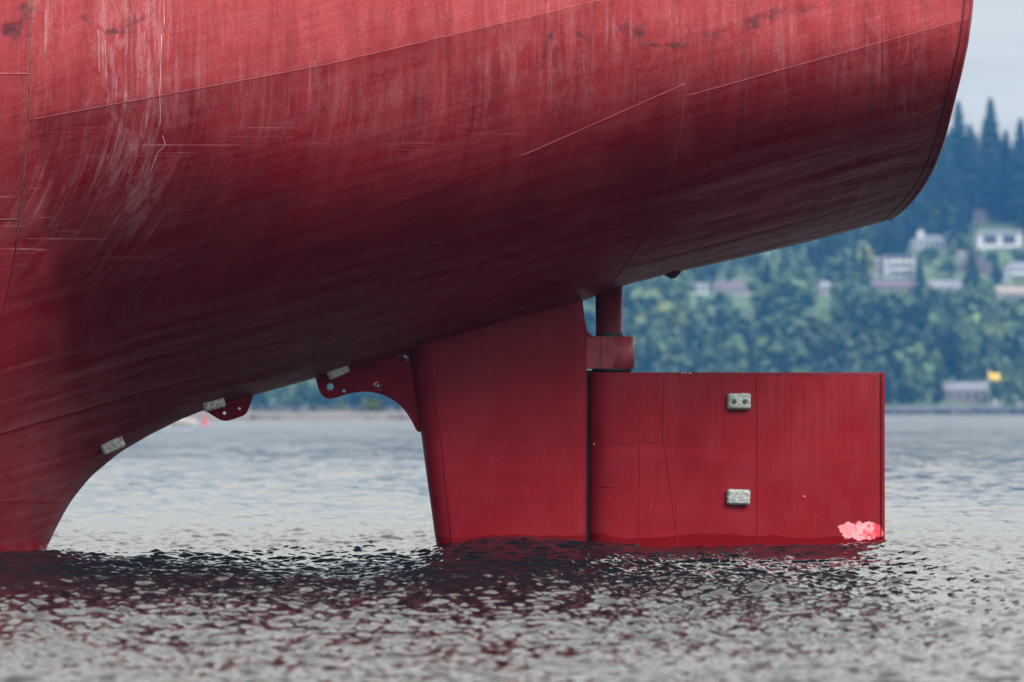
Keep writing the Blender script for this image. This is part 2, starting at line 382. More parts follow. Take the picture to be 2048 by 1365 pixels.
ship = empty('ship', (0, 0, 0), 'red painted ship stern with skeg, rudder horn and rudder rising out of the dark water', 'ship')
far_v, far_f, nfar = [], [], 0
def plate(lo, hi, left, right, nu, nv, label=None):
    """near-side plate between two fore-and-aft curves (lower, upper) and two athwart curves"""
    global nfar
    s = np.linspace(0, 1, nu)[:, None] + np.zeros((1, nv)); t = np.linspace(0, 1, nv)[None, :] + np.zeros((nu, 1))
    u = -400 + 2300 * s; v = 500 + 0 * u
    for _ in range(60):
        v = .5 * v + .5 * (lo(u) * (1 - t) + hi(u) * t); u = .5 * u + .5 * (left(v) * (1 - s) + right(v) * s)
    p = solve(u, v)
    if lo is K: p[:, 0, 1] = 0.0
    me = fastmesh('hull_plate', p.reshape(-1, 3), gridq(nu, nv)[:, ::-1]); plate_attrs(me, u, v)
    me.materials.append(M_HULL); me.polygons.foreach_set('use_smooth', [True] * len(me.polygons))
    fl = p.copy(); fl[..., 1] *= -1; far_v.append(fl[::2, ::2].reshape(-1, 3)); a, b = fl[::2, ::2].shape[:2]
    far_f.append(gridq(a, b) + nfar); nfar += a * b
    return me
C = lambda v_: (lambda u: np.full_like(np.asarray(u, float), float(v_)))
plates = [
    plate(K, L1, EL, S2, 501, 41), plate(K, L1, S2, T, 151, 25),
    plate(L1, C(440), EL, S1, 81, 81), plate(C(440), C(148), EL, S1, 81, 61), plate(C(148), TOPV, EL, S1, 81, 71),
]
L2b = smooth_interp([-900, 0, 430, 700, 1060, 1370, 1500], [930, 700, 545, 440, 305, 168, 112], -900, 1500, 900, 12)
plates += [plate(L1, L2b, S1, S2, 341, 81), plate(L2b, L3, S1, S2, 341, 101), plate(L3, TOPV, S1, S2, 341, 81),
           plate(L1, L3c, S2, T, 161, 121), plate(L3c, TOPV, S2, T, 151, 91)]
fv = np.concatenate(far_v); ff = np.concatenate(far_f)
# transom and deck close the body
tv = np.linspace(440, -130, 60); tp = solve(T(tv), tv); tp[0, 1] = 0
q = tp.copy(); q[:, 1] *= -1
n0 = len(fv); fv = np.concatenate([fv, tp, q]); k = np.arange(59)
ff = np.concatenate([ff, np.stack([n0 + k, n0 + 60 + k, n0 + 61 + k, n0 + 1 + k], 1)])
su = np.linspace(-420, T(-130.0), 60); dp = solve(su, np.full(60, -130.0)); q = dp.copy(); q[:, 1] *= -1
n0 = len(fv); fv = np.concatenate([fv, dp, q])
ff = np.concatenate([ff, np.stack([n0 + k, n0 + 1 + k, n0 + 61 + k, n0 + 60 + k], 1)])
hme = fastmesh('hull', fv, ff); hme.materials.append(foil_paint('far_side_paint', .5)); hme.polygons.foreach_set('use_smooth', [True] * len(hme.polygons))
hull = link('hull', hme, None, ship)
for me in plates: link('hull_plate', me, None, hull)

def surf_line(pts, step=14, push=.0):
    """photo polyline -> points lying on the hull plating"""
    us, vs_ = [], []
    for (a, b), (c, d) in zip(pts[:-1], pts[1:]):
        n = max(2, int(math.hypot(c - a, d - b) / step))
        for i in range(n): us.append(a + (c - a) * i / n); vs_.append(b + (d - b) * i / n)
    us.append(pts[-1][0]); vs_.append(pts[-1][1])
    p = solve(np.array(us), np.array(vs_))
    d = p - np.array([0, CAMY, CAMZ]); d /= np.linalg.norm(d, axis=1)[:, None]
    return p - d * push
def bead(pts, r, mat, parent=None, push=.0, world=False, name='weld_bead'):
    p = pts if world else surf_line(pts, push=push)
    v, f = tube_mesh(p, r, 6); return pydata(name, v, f, mat, parent or hull, True)
def along(fn, a, b, n=30): return [(x, float(fn(x))) for x in np.linspace(a, b, n)]
def acrossv(fn, a, b, n=30): return [(float(fn(x)), x) for x in np.linspace(a, b, n)]
bead(along(L3, 60, 1390), .009, M_BEAD)
bead(along(L3c, 1370, 1934), .009, M_BEAD)
bead(along(L2b, 1040, 1370), .010, M_BEAD); bead(along(L2b, 380, 1040), .006, M_BEADR)
bead(acrossv(S2, -200, 190), .011, M_BEAD); bead(acrossv(S2, 190, 420), .008, M_BEAD); bead(acrossv(S2, 420, 583), .012, M_BEADR)
bead(acrossv(S1, -200, 500), .013, M_RUST); bead(acrossv(S1, 500, 660), .012, M_BEADD)
bead([(-300, 148), (60, 148)], .014, M_BEAD); bead([(-300, 441), (38, 439)], .013, M_RUST)
bead([(-300, 1001), (60, 1003), (134, 1006)], .012, M_BEADR)
bead(along(L1, -300, 820, 60), .020, M_BEADD); bead(along(L1, 1140, 1826, 40), .010, M_BEADD)
bead([(x, float(K(x)) - 7) for x in np.linspace(1368, 1768, 20)], .009, M_BEADD)
bead([(608, 745), (598, 758), (590, 768)], .006, M_BEADD)
M_DRIP = simple('paint_run', (.44, .24, .27), .6, .4, 5)
bead([(327, -20), (328, 30), (329, 62)], .008, M_DRIP, name='paint_run'); bead([(323, 70), (321, 150), (319, 190), (321, 235), (318, 262)], .008, M_DRIP, name='paint_run')
bead([(325, 272), (330, 285), (328, 294), (316, 305), (306, 330), (299, 352)], .007, M_DRIP, name='paint_run')
bead([(196, 60), (199, 150)], .006, M_DRIP, name='paint_run'); bead([(210, 80), (214, 165)], .005, M_DRIP, name='paint_run'); bead([(92, 20), (90, 110)], .006, M_DRIP, name='paint_run')
# stern edge: stiffening bar round the transom with a groove of weld inside it
tvs = np.linspace(440, -130, 50); ep = solve(T(tvs), tvs)
ep2 = ep + np.array([.02, 0, 0])
v, f = tube_mesh(ep2, .030, 8); pydata('transom_edge', v, f, simple('edge_paint', (.20, .03, .04), .4, .4, 4), hull, True)
v, f = tube_mesh(solve(T(tvs) - 13, tvs), .022, 6); pydata('weld_bead', v, f, M_BEADD, hull, True)

# small scoop under the counter, its dark opening drawn as a solid black block
def prism(name, poly, y0, y1, mat, parent, smooth=False):
    """poly in world (x, z), extruded from y0 to y1"""
    n = len(poly); v = [(x, y0, z) for x, z in poly] + [(x, y1, z) for x, z in poly]
    f = [tuple(range(n))[::-1], tuple(range(n, 2 * n))] + [(i, (i + 1) % n, n + (i + 1) % n, n + i) for i in range(n)]
    return pydata(name, v, f, mat, parent, smooth)
def pz(u, v, Y=0.0): q_ = at(u, v, Y); return (float(q_[0]), float(q_[2]))
prism('drain_scoop', [pz(1326, 549), pz(1343, 558), pz(1350, 556), pz(1360, 545), pz(1350, 541)], -.16, .16, M_BLACK, ship)
prism('drain_lip', [pz(1345, 557.5, -.2), pz(1352, 556, -.2), pz(1364, 543, -.2), pz(1357, 543, -.2)], -.22, -.165, M_BEADD, ship)

# ------------------------------------------------------------------ rudder horn
HL = lambda v: np.interp(v, [560, 705, 780, 860, 950, 1087, 1300], [800, 820, 829, 841, 853, 872, 900])
HR = lambda v: np.interp(v, [560, 600, 640, 664, 690, 1300], [1163, 1165, 1169.5, 1175, 1174, 1170])
vv = np.concatenate([np.linspace(560, 660, 14), np.linspace(664, 1300, 40)])
sec = []
for v_ in vv:
    z_ = pz(1000, v_)[1]; xl = pz(HL(v_), v_)[0]; xr = pz(HR(v_), v_, -.38)[0]
    row = []
    qs = np.concatenate([(1 - np.cos(np.linspace(0, math.pi / 2, 14))) * .46, np.linspace(.5, 1, 10)[1:] * (xr - xl - .04)])
    qs = np.unique(np.clip(qs, 0, xr - xl - .04))[:22]
    def th(d): return .44 * math.sqrt(max(0, 1 - (1 - min(1, d / .46)) ** 2)) - .05 * max(0, d - .46) / 3
    near = [(xl + d, -th(d)) for d in qs] + [(xr - .012, -th(3) + .012), (xr, -th(3) + .045)]
    row = [(x, y, z_) for x, y in near] + [(x, -y, z_) for x, y in near[::-1][:-1]]
    sec.append(row)
m_ = min(len(r) for r in sec)
assert all(len(r) == m_ for r in sec), [len(r) for r in sec]
v = np.array(sec).reshape(-1, 3); ii = np.arange(len(sec) * m_).reshape(len(sec), m_)
f = [(ii[a, b], ii[a + 1, b], ii[a + 1, (b + 1) % m_], ii[a, (b + 1) % m_]) for a in range(len(sec) - 1) for b in range(m_)]
horn = pydata('rudder_horn', v, f, M_HORN, ship, True)
for ed in horn.data.edges: pass
def face_line(pts, y, r, mat, parent, name='weld_bead'):
    p = []
    for (a, b), (c, d) in zip(pts[:-1], pts[1:]):
        n = max(2, int(math.hypot(c - a, d - b) / 14))
        for i in range(n):
            t = i / n; uu, ww = a + (c - a) * t, b + (d - b) * t; p.append(P(uu, ww, y(uu, ww) if callable(y) else y))
    p.append(P(pts[-1][0], pts[-1][1], y(*pts[-1]) if callable(y) else y))
    v, f = tube_mesh(p, r, 6); return pydata(name, v, f, mat, parent, True)
face_line([(857, 690), (868, 780), (885, 905), (906, 1100)], -.437, .012, M_BEADR, horn)
face_line([(994, 655), (994, 740), (996, 830)], -.418, .004, M_BEADR, horn)

# gudgeon arm with its boss
bm = bmesh.new(); bx0 = pz(1150, 700, -.4)[0]; bcx = pz(1227.5, 700, -.42)[0]; R_ = .425
zt, zb = pz(1228, 673, -.42)[1], pz(1228, 738, -.42)[1]
poly = [(bx0, .37), (bx0, -.37), (pz(1180, 700)[0], -.385)] + [(bcx + R_ * math.cos(a), R_ * math.sin(a)) for a in np.linspace(-math.pi / 2, math.pi / 2, 34)] + [(pz(1180, 700)[0], .385)]
vt = [bm.verts.new((x, y, zb)) for x, y in poly]; bm.faces.new(vt[::-1])
r = bmesh.ops.extrude_face_region(bm, geom=bm.faces[:]); bmesh.ops.translate(bm, vec=(0, 0, zt - zb), verts=[g for g in r['geom'] if isinstance(g, bmesh.types.BMVert)])
bmesh.ops.recalc_face_normals(bm, faces=bm.faces)
bmesh.ops.bevel(bm, geom=[e for e in bm.edges if abs(e.verts[0].co.z - e.verts[1].co.z) < 1e-4], offset=.018, segments=2, affect='EDGES')
gud = bmobj('gudgeon', bm, M_BOSS, ship)
for p_ in gud.data.polygons: p_.use_smooth = abs(p_.normal.z) < .3 and p_.normal.x > .02
face_line([(1202, 674), (1202, 737)], -.405, .006, M_BEADD, gud)
face_line([(1227.5, 675), (1227.5, 737)], -.424, .006, M_BEAD, gud)  # painted highlight line where the flat arm turns into the boss, not a weld
# fillet at the corner of horn and arm
cpt = [pz(1171, 650, -.3), pz(1176, 665, -.3), pz(1182, 671, -.3), pz(1192, 674, -.3), pz(1192, 680, -.3), pz(1166, 680, -.3), pz(1166, 650, -.3)]
prism('fillet_plate', cpt, -.372, .372, M_HORN, ship)
def lathe(name, cx, cy_, prof, mat, parent, n=40, smooth=True):
    v = [(cx + r_ * math.cos(2 * math.pi * k / n), cy_ + r_ * math.sin(2 * math.pi * k / n), z) for r_, z in prof for k in range(n)]
    f = [(i * n + k, i * n + (k + 1) % n, (i + 1) * n + (k + 1) % n, (i + 1) * n + k) for i in range(len(prof) - 1) for k in range(n)]
    f += [tuple(range(n))[::-1], tuple((len(prof) - 1) * n + k for k in range(n))]
    return pydata(name, v, f, mat, parent, smooth)
scx = pz(1218, 620, 0)[0]
stock = lathe('rudder_stock', scx, 0, [(.278, zt - .3), (.278, zt + .02), (.272, zt + .03), (.272, 5.9)], M_STOCK, ship)
bm = bmesh.new()
for k_ in range(14):
    a = -2.2 + k_ * .085 * 1.6
    box(bm, (scx + .285 * math.cos(a), .285 * math.sin(a), zt + .03 + random.uniform(0, .02)), (.05, .02, random.uniform(.05, .085)), a + math.pi / 2)
bmobj('grease_seal', bm, M_BLACK, ship)
lathe('thrust_bearing', bcx - .03, 0, [(.41, zb - .14), (.37, zb - .05), (.40, zb - .045), (.40, zb + .01)], M_BLACK, ship)

# ------------------------------------------------------------------ rudder
rxl = pz(1176.5, 900)[0]; rxr = pz(1768, 900)[0]
rzt = pz(1400, 745.5, -.35)[1]; rzb = -1.6
def rth(d):
    if d < .55: return .50 * math.sqrt(max(0, 1 - (1 - d / .55) ** 2.2)) if d > 0 else 0
    return .50 - .05 * min(1, (d - .55) / 1.2) ** 2 - .385 * max(0, (d - .9) / (rxr - rxl - .9)) ** 1.15
ds = np.concatenate([.55 * (1 - np.cos(np.linspace(0, math.pi / 2, 18))), np.linspace(.62, rxr - rxl, 36)])
ring = [(rxl + d, -rth(d)) for d in ds] + [(rxl + d, rth(d)) for d in ds[::-1][:-1]]
n_ = len(ring); zs_ = [rzb, 0, 1, 2, rzt - .02, rzt]
v = []
for k_, z_ in enumerate(zs_):
    for x, y in ring: v.append((x, y * (.97 if k_ == 5 else 1) * .985, z_))
f = [(a * n_ + b, a * n_ + (b + 1) % n_, (a + 1) * n_ + (b + 1) % n_, (a + 1) * n_ + b) for a in range(5) for b in range(n_)]
f.append(tuple(5 * n_ + b for b in range(n_))); f.append(tuple(range(n_))[::-1])
rud = pydata('rudder', v, f, M_RUD, ship, False)
for p_ in rud.data.polygons: p_.use_smooth = abs(p_.normal.z) < .5
def ry(u, w=900):
    y = -.4
    for _ in range(6): x = pz(u, w, y)[0]; y = -rth(max(0, min(rxr - rxl, x - rxl)))
    return y
def rplate(pl, pr, vt_, vb, nx=14, nz=14):
    """pl, pr: side curves u(v)"""
    v = []
    for b in range(nz):
        for a in range(nx):
            w = vt_ + (vb - vt_) * b / (nz - 1); ul, ur = pl(w), pr(w)
            s_ = a / (nx - 1); s_ = s_ if ul > 1200 else s_ ** 1.5
            uu = ul + (ur - ul) * s_; y = ry(uu) - .006; v.append(tuple(P(uu, w, y)))
    f = [(b * nx + a, (b + 1) * nx + a, (b + 1) * nx + a + 1, b * nx + a + 1) for b in range(nz - 1) for a in range(nx - 1)]
    n = len(v)
    # rims give the plate its thickness
    rim = list(range(nx)) + [b * nx + nx - 1 for b in range(1, nz)] + [(nz - 1) * nx + a for a in range(nx - 2, -1, -1)] + [b * nx for b in range(nz - 2, 0, -1)]
    m = len(rim)
    for r_ in rim: v.append(v[r_])
    for r_ in rim: v.append((v[r_][0], v[r_][1] + .02, v[r_][2]))
    f += [(n + i, n + (i + 1) % m, n + m + (i + 1) % m, n + m + i) for i in range(m)]
    o = pydata('rudder_plate', v, f, M_RUD, rud)
    for p_ in o.data.polygons[:(nx - 1) * (nz - 1)]: p_.use_smooth = True
    return o
E = .4
slant = lambda w: float(np.interp(w, [745, 885, 912, 1090, 1200], [1328, 1325, 1332, 1356, 1371]))
c_ = lambda x: (lambda w: x)
nose = 1178.2
rplate(c_(nose), lambda w: slant(w) - E, 747, 886 - E, 22); rplate(c_(nose), c_(1279 - E), 886 + E, 976 - E, 20); rplate(c_(nose), c_(1279 - E), 976 + E, 1150, 20)
rplate(c_(1279 + E), lambda w: slant(w) - E, 886 + E, 1150); rplate(lambda w: slant(w) + E, c_(1514 - E), 747, 1150); rplate(c_(1514 + E), c_(1761), 752, 1150)
yb = lambda u, w: ry(u) - .002
RB = M_BEADR
face_line([(1328, 747), (1325, 885), (1332, 912), (1356, 1092), (1360, 1130)], yb, .015, RB, rud)
face_line([(1190, 886.5), (1326, 885)], yb, .014, RB, rud); face_line([(1183, 974), (1279, 976)], yb, .014, RB, rud)
face_line([(1279, 887), (1279, 1000), (1278, 1130)], yb, .015, RB, rud)
face_line([(1514, 750), (1514, 1130)], yb, .017, RB, rud)
face_line([(1350, 750), (1762, 751)], yb, .009, M_BEADD, rud); face_line([(1330, 746.5), (1766, 747.5)], lambda u, w: ry(u) + .01, .012, M_BEADR, rud)
for (u_, r_) in ((1365, .022), (1372, .018), (1380, .022)):
    bm = bmesh.new(); c0 = P(u_, 746.5, ry(u_) - .005); bmesh.ops.create_icosphere(bm, subdivisions=1, radius=r_, matrix=Matrix.Translation(c0) @ Matrix.Diagonal((1.4, .6, .7, 1)))
    bmobj('chipped_weld', bm, M_CHIP, rud)
x0 = pz(1761, 900)[0]
bm = bmesh.new(); box(bm, ((x0 + rxr) / 2 + .004, 0, (rzt + rzb) / 2 - .003), (rxr - x0 + .008, .25, rzt - rzb)); bmesh.ops.bevel(bm, geom=bm.edges[:], offset=.02, segments=2, affect='EDGES')
bmobj('trailing_edge_bar', bm, M_RUD, rud, False)

bm = bmesh.new(); gx0 = pz(1166, 900)[0]; gx1 = pz(1190, 900)[0]; box(bm, ((gx0 + gx1) / 2, 0, (pz(1170, 741)[1] - 1.6) / 2), (gx1 - gx0, .16, pz(1170, 741)[1] + 1.6)); bmobj('gap_shade_strip', bm, M_BLACK, ship)  # added black strip stands for the shade between horn and rudder, no seal
M_RUN = simple('rust_run', (.32, .05, .03), .8, .4, 14)
for (u_, v0_, v1_, w_) in ((1484, 824, 848, .8),):
    face_line([(u_, v0_), (u_ + .4, v1_)], lambda u, w: ry(u) + .004, .012 * w_, M_RUN, rud, 'rust_run')
# ------------------------------------------------------------------ anodes
def rough_box(sx, sy, sz, seed):
    bm = bmesh.new(); box(bm, (0, 0, 0), (sx, sy, sz)); bmesh.ops.bevel(bm, geom=bm.edges[:], offset=.022, segments=2, affect='EDGES')
    bmesh.ops.subdivide_edges(bm, edges=[e for e in bm.edges if e.calc_length() > .08], cuts=7, use_grid_fill=True)
    r = random.Random(seed)
    for v_ in bm.verts: v_.co += Vector((r.uniform(-1, 1), r.uniform(-1, 1), r.uniform(-1, 1))) * .005
    return bm
def anode(M, size, seed, bolts=None, mat=None):
    """block in local x (long), z (short), y towards the hull"""
    bm = rough_box(size[0], size[1], size[2], seed); bm.transform(M)
    o = bmobj('sacrificial_anode', bm, mat or M_ZINC, ship, True)
    for (bx_, bz_, d, mat, rr) in bolts or []:
        bm = bmesh.new(); bmesh.ops.create_cone(bm, segments=6, radius1=rr, radius2=rr * .82, depth=.045, cap_ends=True, matrix=M @ Matrix.Translation((bx_, -size[1] / 2 - d, bz_)) @ Matrix.Rotation(math.pi / 2, 4, 'X'))
        bmobj('bolt', bm, mat, o)
    return o
A = P(1478, 803, ry(1478) - .075); anode(Matrix.Translation(A), (.46, .14, .31), 1, [(-.095, 0, .012, M_BOLT, .052), (.125, 0, .012, M_BOLT, .052)])
A = P(1477, 994.5, ry(1477) - .075); anode(Matrix.Translation(A) @ Matrix.Rotation(.03, 4, 'Y'), (.455, .14, .30), 2, [(-.10, -.01, -.012, M_ZINC, .07), (.11, -.01, -.008, M_ZINC, .085), (0, .05, -.014, M_ZINC, .04)])
def surf_frame(u, v, tdeg):
    p = solve(np.array([u]), np.array([v]))[0]; e = 6
    a = solve(np.array([u + e, u - e, u, u]), np.array([v, v, v + e, v - e]))
    tu = Vector(a[0] - a[1]).normalized(); tv_ = Vector(a[3] - a[2]).normalized(); n = tu.cross(tv_).normalized()
    if n.y > 0: n = -n
    d = Vector((math.cos(math.radians(tdeg)), 0, math.sin(math.radians(tdeg)))); d = (d - n * d.dot(n)).normalized()
    z = (-n).cross(d).normalized() * -1
    M = Matrix(((d.x, -n.x, z.x), (d.y, -n.y, z.y), (d.z, -n.z, z.z))).to_4x4(); M.translation = Vector(p)
    return M, n
for (u_, v_, w_, h_, tl, sd_) in ((227, 888, .47, .22, 23, 3), (429, 806, .44, .20, 15, 4), (677, 741, .44, .18, 25, 5)):
    M, n = surf_frame(u_, v_ , tl)
    # the block hangs upright on its bracket, its broad face to the side
    B = Matrix.Rotation(-math.radians(tl), 4, 'Y'); B.translation = M.translation + Vector((0, -.17, -.03))
    anode(B, (w_, .13, h_), sd_, mat=M_ZINCB)
    a0 = M.translation
    bm = bmesh.new(); box(bm, (0, .16, .0), (w_ * .5, .2, .05), M=B); bmobj('anode_bracket', bm, M_BEADD, ship)

# ------------------------------------------------------------------ flat brackets under the hull
def bez(pts, n=10):
    """rounded polyline through a list of points"""
    return pts
def cut_plate(name, outline, holes, y, th_, mat, parent, ycam=0.0):
    cu = bpy.data.curves.new(name, 'CURVE'); cu.dimensions = '2D'; cu.fill_mode = 'BOTH'; cu.extrude = th_ / 2; cu.bevel_depth = .003; cu.bevel_resolution = 1
    def spl(pts):
        s_ = cu.splines.new('POLY'); s_.points.add(len(pts) - 1); s_.use_cyclic_u = True
        for i, (x, z) in enumerate(pts): s_.points[i].co = (x, z, 0, 1)
    spl([pz(u, w, y) for u, w in outline])
    for (u, w, r_) in holes:
        if isinstance(r_, list): spl([pz(u + a, w + b, y) for a, b in r_])
        else:
            cx_, cz_ = pz(u, w, y); spl([(cx_ + r_ / 100 * math.cos(2 * math.pi * k / 28), cz_ + r_ / 100 * math.sin(2 * math.pi * k / 28)) for k in range(28)])
    tmp = bpy.data.objects.new('tmp', cu); COL.objects.link(tmp)
    dg = bpy.context.evaluated_depsgraph_get(); me = bpy.data.meshes.new_from_object(tmp.evaluated_get(dg))
    bpy.data.objects.remove(tmp)
    me.transform(Matrix.Translation((0, y, 0)) @ Matrix.Rotation(math.pi / 2, 4, 'X'))
    me.materials.clear(); me.materials.append(mat); me.name = name
    return link(name, me, None, parent)
def chaikin(p, n=3):
    for _ in range(n):
        q = []
        for (a, b), (c, d) in zip(p[:-1], p[1:]): q += [(a * .75 + c * .25, b * .75 + d * .25), (a * .25 + c * .75, b * .25 + d * .75)]
        p = [p[0]] + q + [p[-1]]
    return p
arc = chaikin([(632, 757), (637, 778), (643, 790), (655, 799), (672, 796), (700, 786), (728, 783.5), (752, 785), (780, 795), (806, 815), (824, 842), (831, 858), (836, 864)])
outline = [(632, 735)] + arc + [(852, 864), (852, 700), (845, 680), (780, 690)]
fair = cut_plate('fairing_bracket', outline, [(660.5, 774, 7.2), (688, 782.5, 3.4), (756, 772, 3.1),
                 (811, 713, [(-5.5, -3.5), (-1, -2.5), (3, 0), (5.5, 1), (4, 4), (.5, 3), (-1.5, 4), (-3.5, .5)])], -.02, .05, M_BLADE, ship)
arc = chaikin([(411, 822), (425, 831), (438, 839), (446, 842), (456, 842), (475, 836), (487, 831.5), (494, 826), (500, 810), (507, 790)], 2)
lug = cut_plate('lifting_lug', [(411, 800)] + arc + [(507, 770), (440, 780)], [(449, 826.5, 3.8), (479, 817.5, 3.1)], -.02, .05, M_BLADE, ship)
def flake(u, w, su, sv, parent, mat=M_CHIP, y=-.05, seed=0):
    r = random.Random(seed); n = 11; c = P(u, w, y)
    v = [(c.x + su / 100 * math.cos(2 * math.pi * k / n) * r.uniform(.6, 1.1), y - .003, c.z + sv / 100 * math.sin(2 * math.pi * k / n) * r.uniform(.6, 1.1)) for k in range(n)]
    v += [(a, b + .004, d) for a, b, d in v]
    pydata('paint_chip', v, [tuple(range(n))] + [(k, n + k, n + (k + 1) % n, (k + 1) % n) for k in range(n)], mat, parent)
for i, (u, w, a, b) in enumerate(((749, 770.5, 2.6, 2.2), (752, 766, 3, 1.8), (756, 765, 3, 1.3), (749, 767.5, 2, 2), (761, 780, 1.2, 1.2), (763, 770.5, 1, .8), (815, 721, 2.2, 1.6), (816, 717, 1.2, 2.2), (799, 712.5, 3, 1), (652, 779.5, 1.4, 1.6), (657, 783, 1, 1))):
    flake(u, w, a, b, fair, M_CHIP if i < 9 else M_RUST, seed=i)
for i, (u, w, a, b) in enumerate(((1609, 993, 2.4, 1.5), (1563, 1052, .9, .9), (1189, 888, 2.2, 2.2), (1220, 996, 1, 1), (1302, 1012, .8, .8), (1290, 770, .8, .8))):
    flake(u, w, a, b, rud, y=ry(u) - .008, seed=30 + i)

# ------------------------------------------------------------------ water
def wave_tile(N, L, seed, V=3.2, lo=.0, hi=1e9, damp=.12):
    r = np.random.default_rng(seed); k = np.fft.fftfreq(N, L / N) * 2 * np.pi; kx, ky = np.meshgrid(k, k, indexing='ij')
    kk = np.hypot(kx, ky); kk[0, 0] = 1; Lw = V * V / 9.81
    wd = np.array([.35, -.94]); c = (kx * wd[0] + ky * wd[1]) / kk
    S = np.exp(-1 / (kk * Lw) ** 2) / kk ** 4 * (.35 + .65 * c * c) * np.exp(-(kk * damp / 2 / np.pi) ** 2)
    lam = 2 * np.pi / kk; S = S * (lam >= lo) * (lam < hi); S[0, 0] = 0
    h = np.real(np.fft.ifft2(np.sqrt(S) * (r.standard_normal((N, N)) + 1j * r.standard_normal((N, N)))))
    gx = np.gradient(h, L / N, axis=0); gy = np.gradient(h, L / N, axis=1)
    return h, math.sqrt((gx ** 2 + gy ** 2).mean())
def samp(h, L, X, Y):
    N = h.shape[0]; a = (X / L * N) % N; b = (Y / L * N) % N
    i, j = np.floor(a).astype(int), np.floor(b).astype(int); fa, fb = a - i, b - j; i %= N; j %= N; i1, j1 = (i + 1) % N, (j + 1) % N
    return (h[i, j] * (1 - fa) + h[i1, j] * fa) * (1 - fb) + (h[i, j1] * (1 - fa) + h[i1, j1] * fa) * fb
def axis(fine_a, fine_b, step, ends, grow, slow=(0, 1)):
    a = list(np.arange(fine_a, fine_b, step)); s, x = step, a[-1]
    while x < slow[0]: s *= slow[1]; x += s; a.append(x)
    while x < ends[1]: s *= grow; x += s; a.append(x)
    s, x = step, a[0]; b = []
    while x > ends[0]: s *= grow; x -= s; b.append(x)
    return np.array(b[::-1] + a)
WX = axis(-12, 12, .05, (-1500, 1500), 1.06); WY = axis(-56, 6, .068, (-250, 2260), 1.03, (160, 1.006))
XX, YY = np.meshgrid(WX, WY, indexing='ij')
sx_ = np.gradient(WX)[:, None]; sy_ = np.gradient(WY)[None, :]; spc = np.maximum(sx_, sy_)
Zw = np.zeros_like(XX)
for (lo, hi, N, L, seed, slope, lim) in ((.10, .45, 1024, 31.0, 1, .29, .14), (.45, 1.5, 1024, 53.0, 2, .12, .4), (1.5, 5, 512, 71.0, 3, .055, 1.2), (5, 16, 256, 97.0, 4, .016, 3.5)):
    h, s_ = wave_tile(N, L, seed, lo=lo, hi=hi); h *= slope / s_
    fade = 1 - smst(spc, lim * .5, lim * 1.6)
    a = .5 + seed; X2, Y2 = XX * math.cos(a) - YY * math.sin(a) * 0 , YY
    gust = 1.0 + (.16 * np.sin(XX / 3.1 + 1.8 * np.sin(YY / 5.3)) * np.sin(YY / 4.1 + 1.2 * np.sin(XX / 2.3)) if seed < 3 else 0)
    Zw += samp(h, L, XX + .11 * YY + 7 * seed, YY - .11 * XX + 100) * fade * gust
lw = np.interp(XX, [-14, -10, -9, -4, -1.6, -.4, .3, 1.3, 2.6, 4, 5.5, 7.5, 9, 14], [-.1, -.1, -.08, -.02, .07, .21, .23, .15, .01, -.03, .03, .15, .05, 0])
Zw += lw * np.exp(-((YY + 1.4) / 1.7) ** 2)
wme = fastmesh('water', np.stack([XX, YY, Zw], -1).reshape(-1, 3), gridq(len(WX), len(WY)))
wme.polygons.foreach_set('use_smooth', [True] * len(wme.polygons))
t = NT('water_surface', .045, .5)
t.b.inputs['IOR'].default_value = 1.33
t.color((.004, .006, .008))
gp = t.n('ShaderNodeNewGeometry'); pos = gp.outputs['Position']
def slope_noise(st_, amp, detail=3):
    c = t.noise(pos, 1, detail, .6, st=st_, out='Color')
    a = t.n('ShaderNodeVectorMath', operation='SUBTRACT'); t.l(c, a.inputs[0]); a.inputs[1].default_value = (.5, .5, .5)
    b = t.n('ShaderNodeVectorMath', operation='MULTIPLY'); t.l(a.outputs[0], b.inputs[0])
    if isinstance(amp, (int, float)): b.inputs[1].default_value = (amp, amp * 1.3, 0)
    else:
        cb = t.n('ShaderNodeCombineXYZ'); t.l(amp, cb.inputs[0]); t.l(amp, cb.inputs[1]); t.l(cb.outputs[0], b.inputs[1])
    return b.outputs[0]
def vadd(a, b):
    n = t.n('ShaderNodeVectorMath', operation='ADD'); t.l(a, n.inputs[0]); t.l(b, n.inputs[1]); return n.outputs[0]
py = t.sep(pos)[1]
far1 = t.rng(py, 10, 90, 0, 1.15, True); far2 = t.rng(py, 60, 260, 0, .55, True); far3 = t.rng(py, 90, 500, 0, .34, True); t.rough(t.rng(py, 0, 1500, .05, .25))
# wind patches make some stretches of water rougher
patch = t.rng(t.noise(pos, 1, 3, .5, st=(.02, .008, 1)), .35, .65, .75, 1.2)
far1 = t.math('MULTIPLY', far1, patch)
nv_ = vadd(vadd(vadd(slope_noise((11, 10, 1), .22), slope_noise((32, 26, 1), .12)), slope_noise((1.3, .9, 1), far1, 5)), vadd(slope_noise((.35, .16, 1), far2, 5), slope_noise((.10, .035, 1), far3, 4)))
gn = vadd(gp.outputs['Normal'], nv_); nn = t.n('ShaderNodeVectorMath', operation='NORMALIZE'); t.l(gn, nn.inputs[0]); t.l(nn.outputs[0], t.b.inputs['Normal'])
wme.materials.append(t.m)
props(link('water', wme), 'grey rippled sea running from the foreground past the ship to the shore', None, None, 'structure')

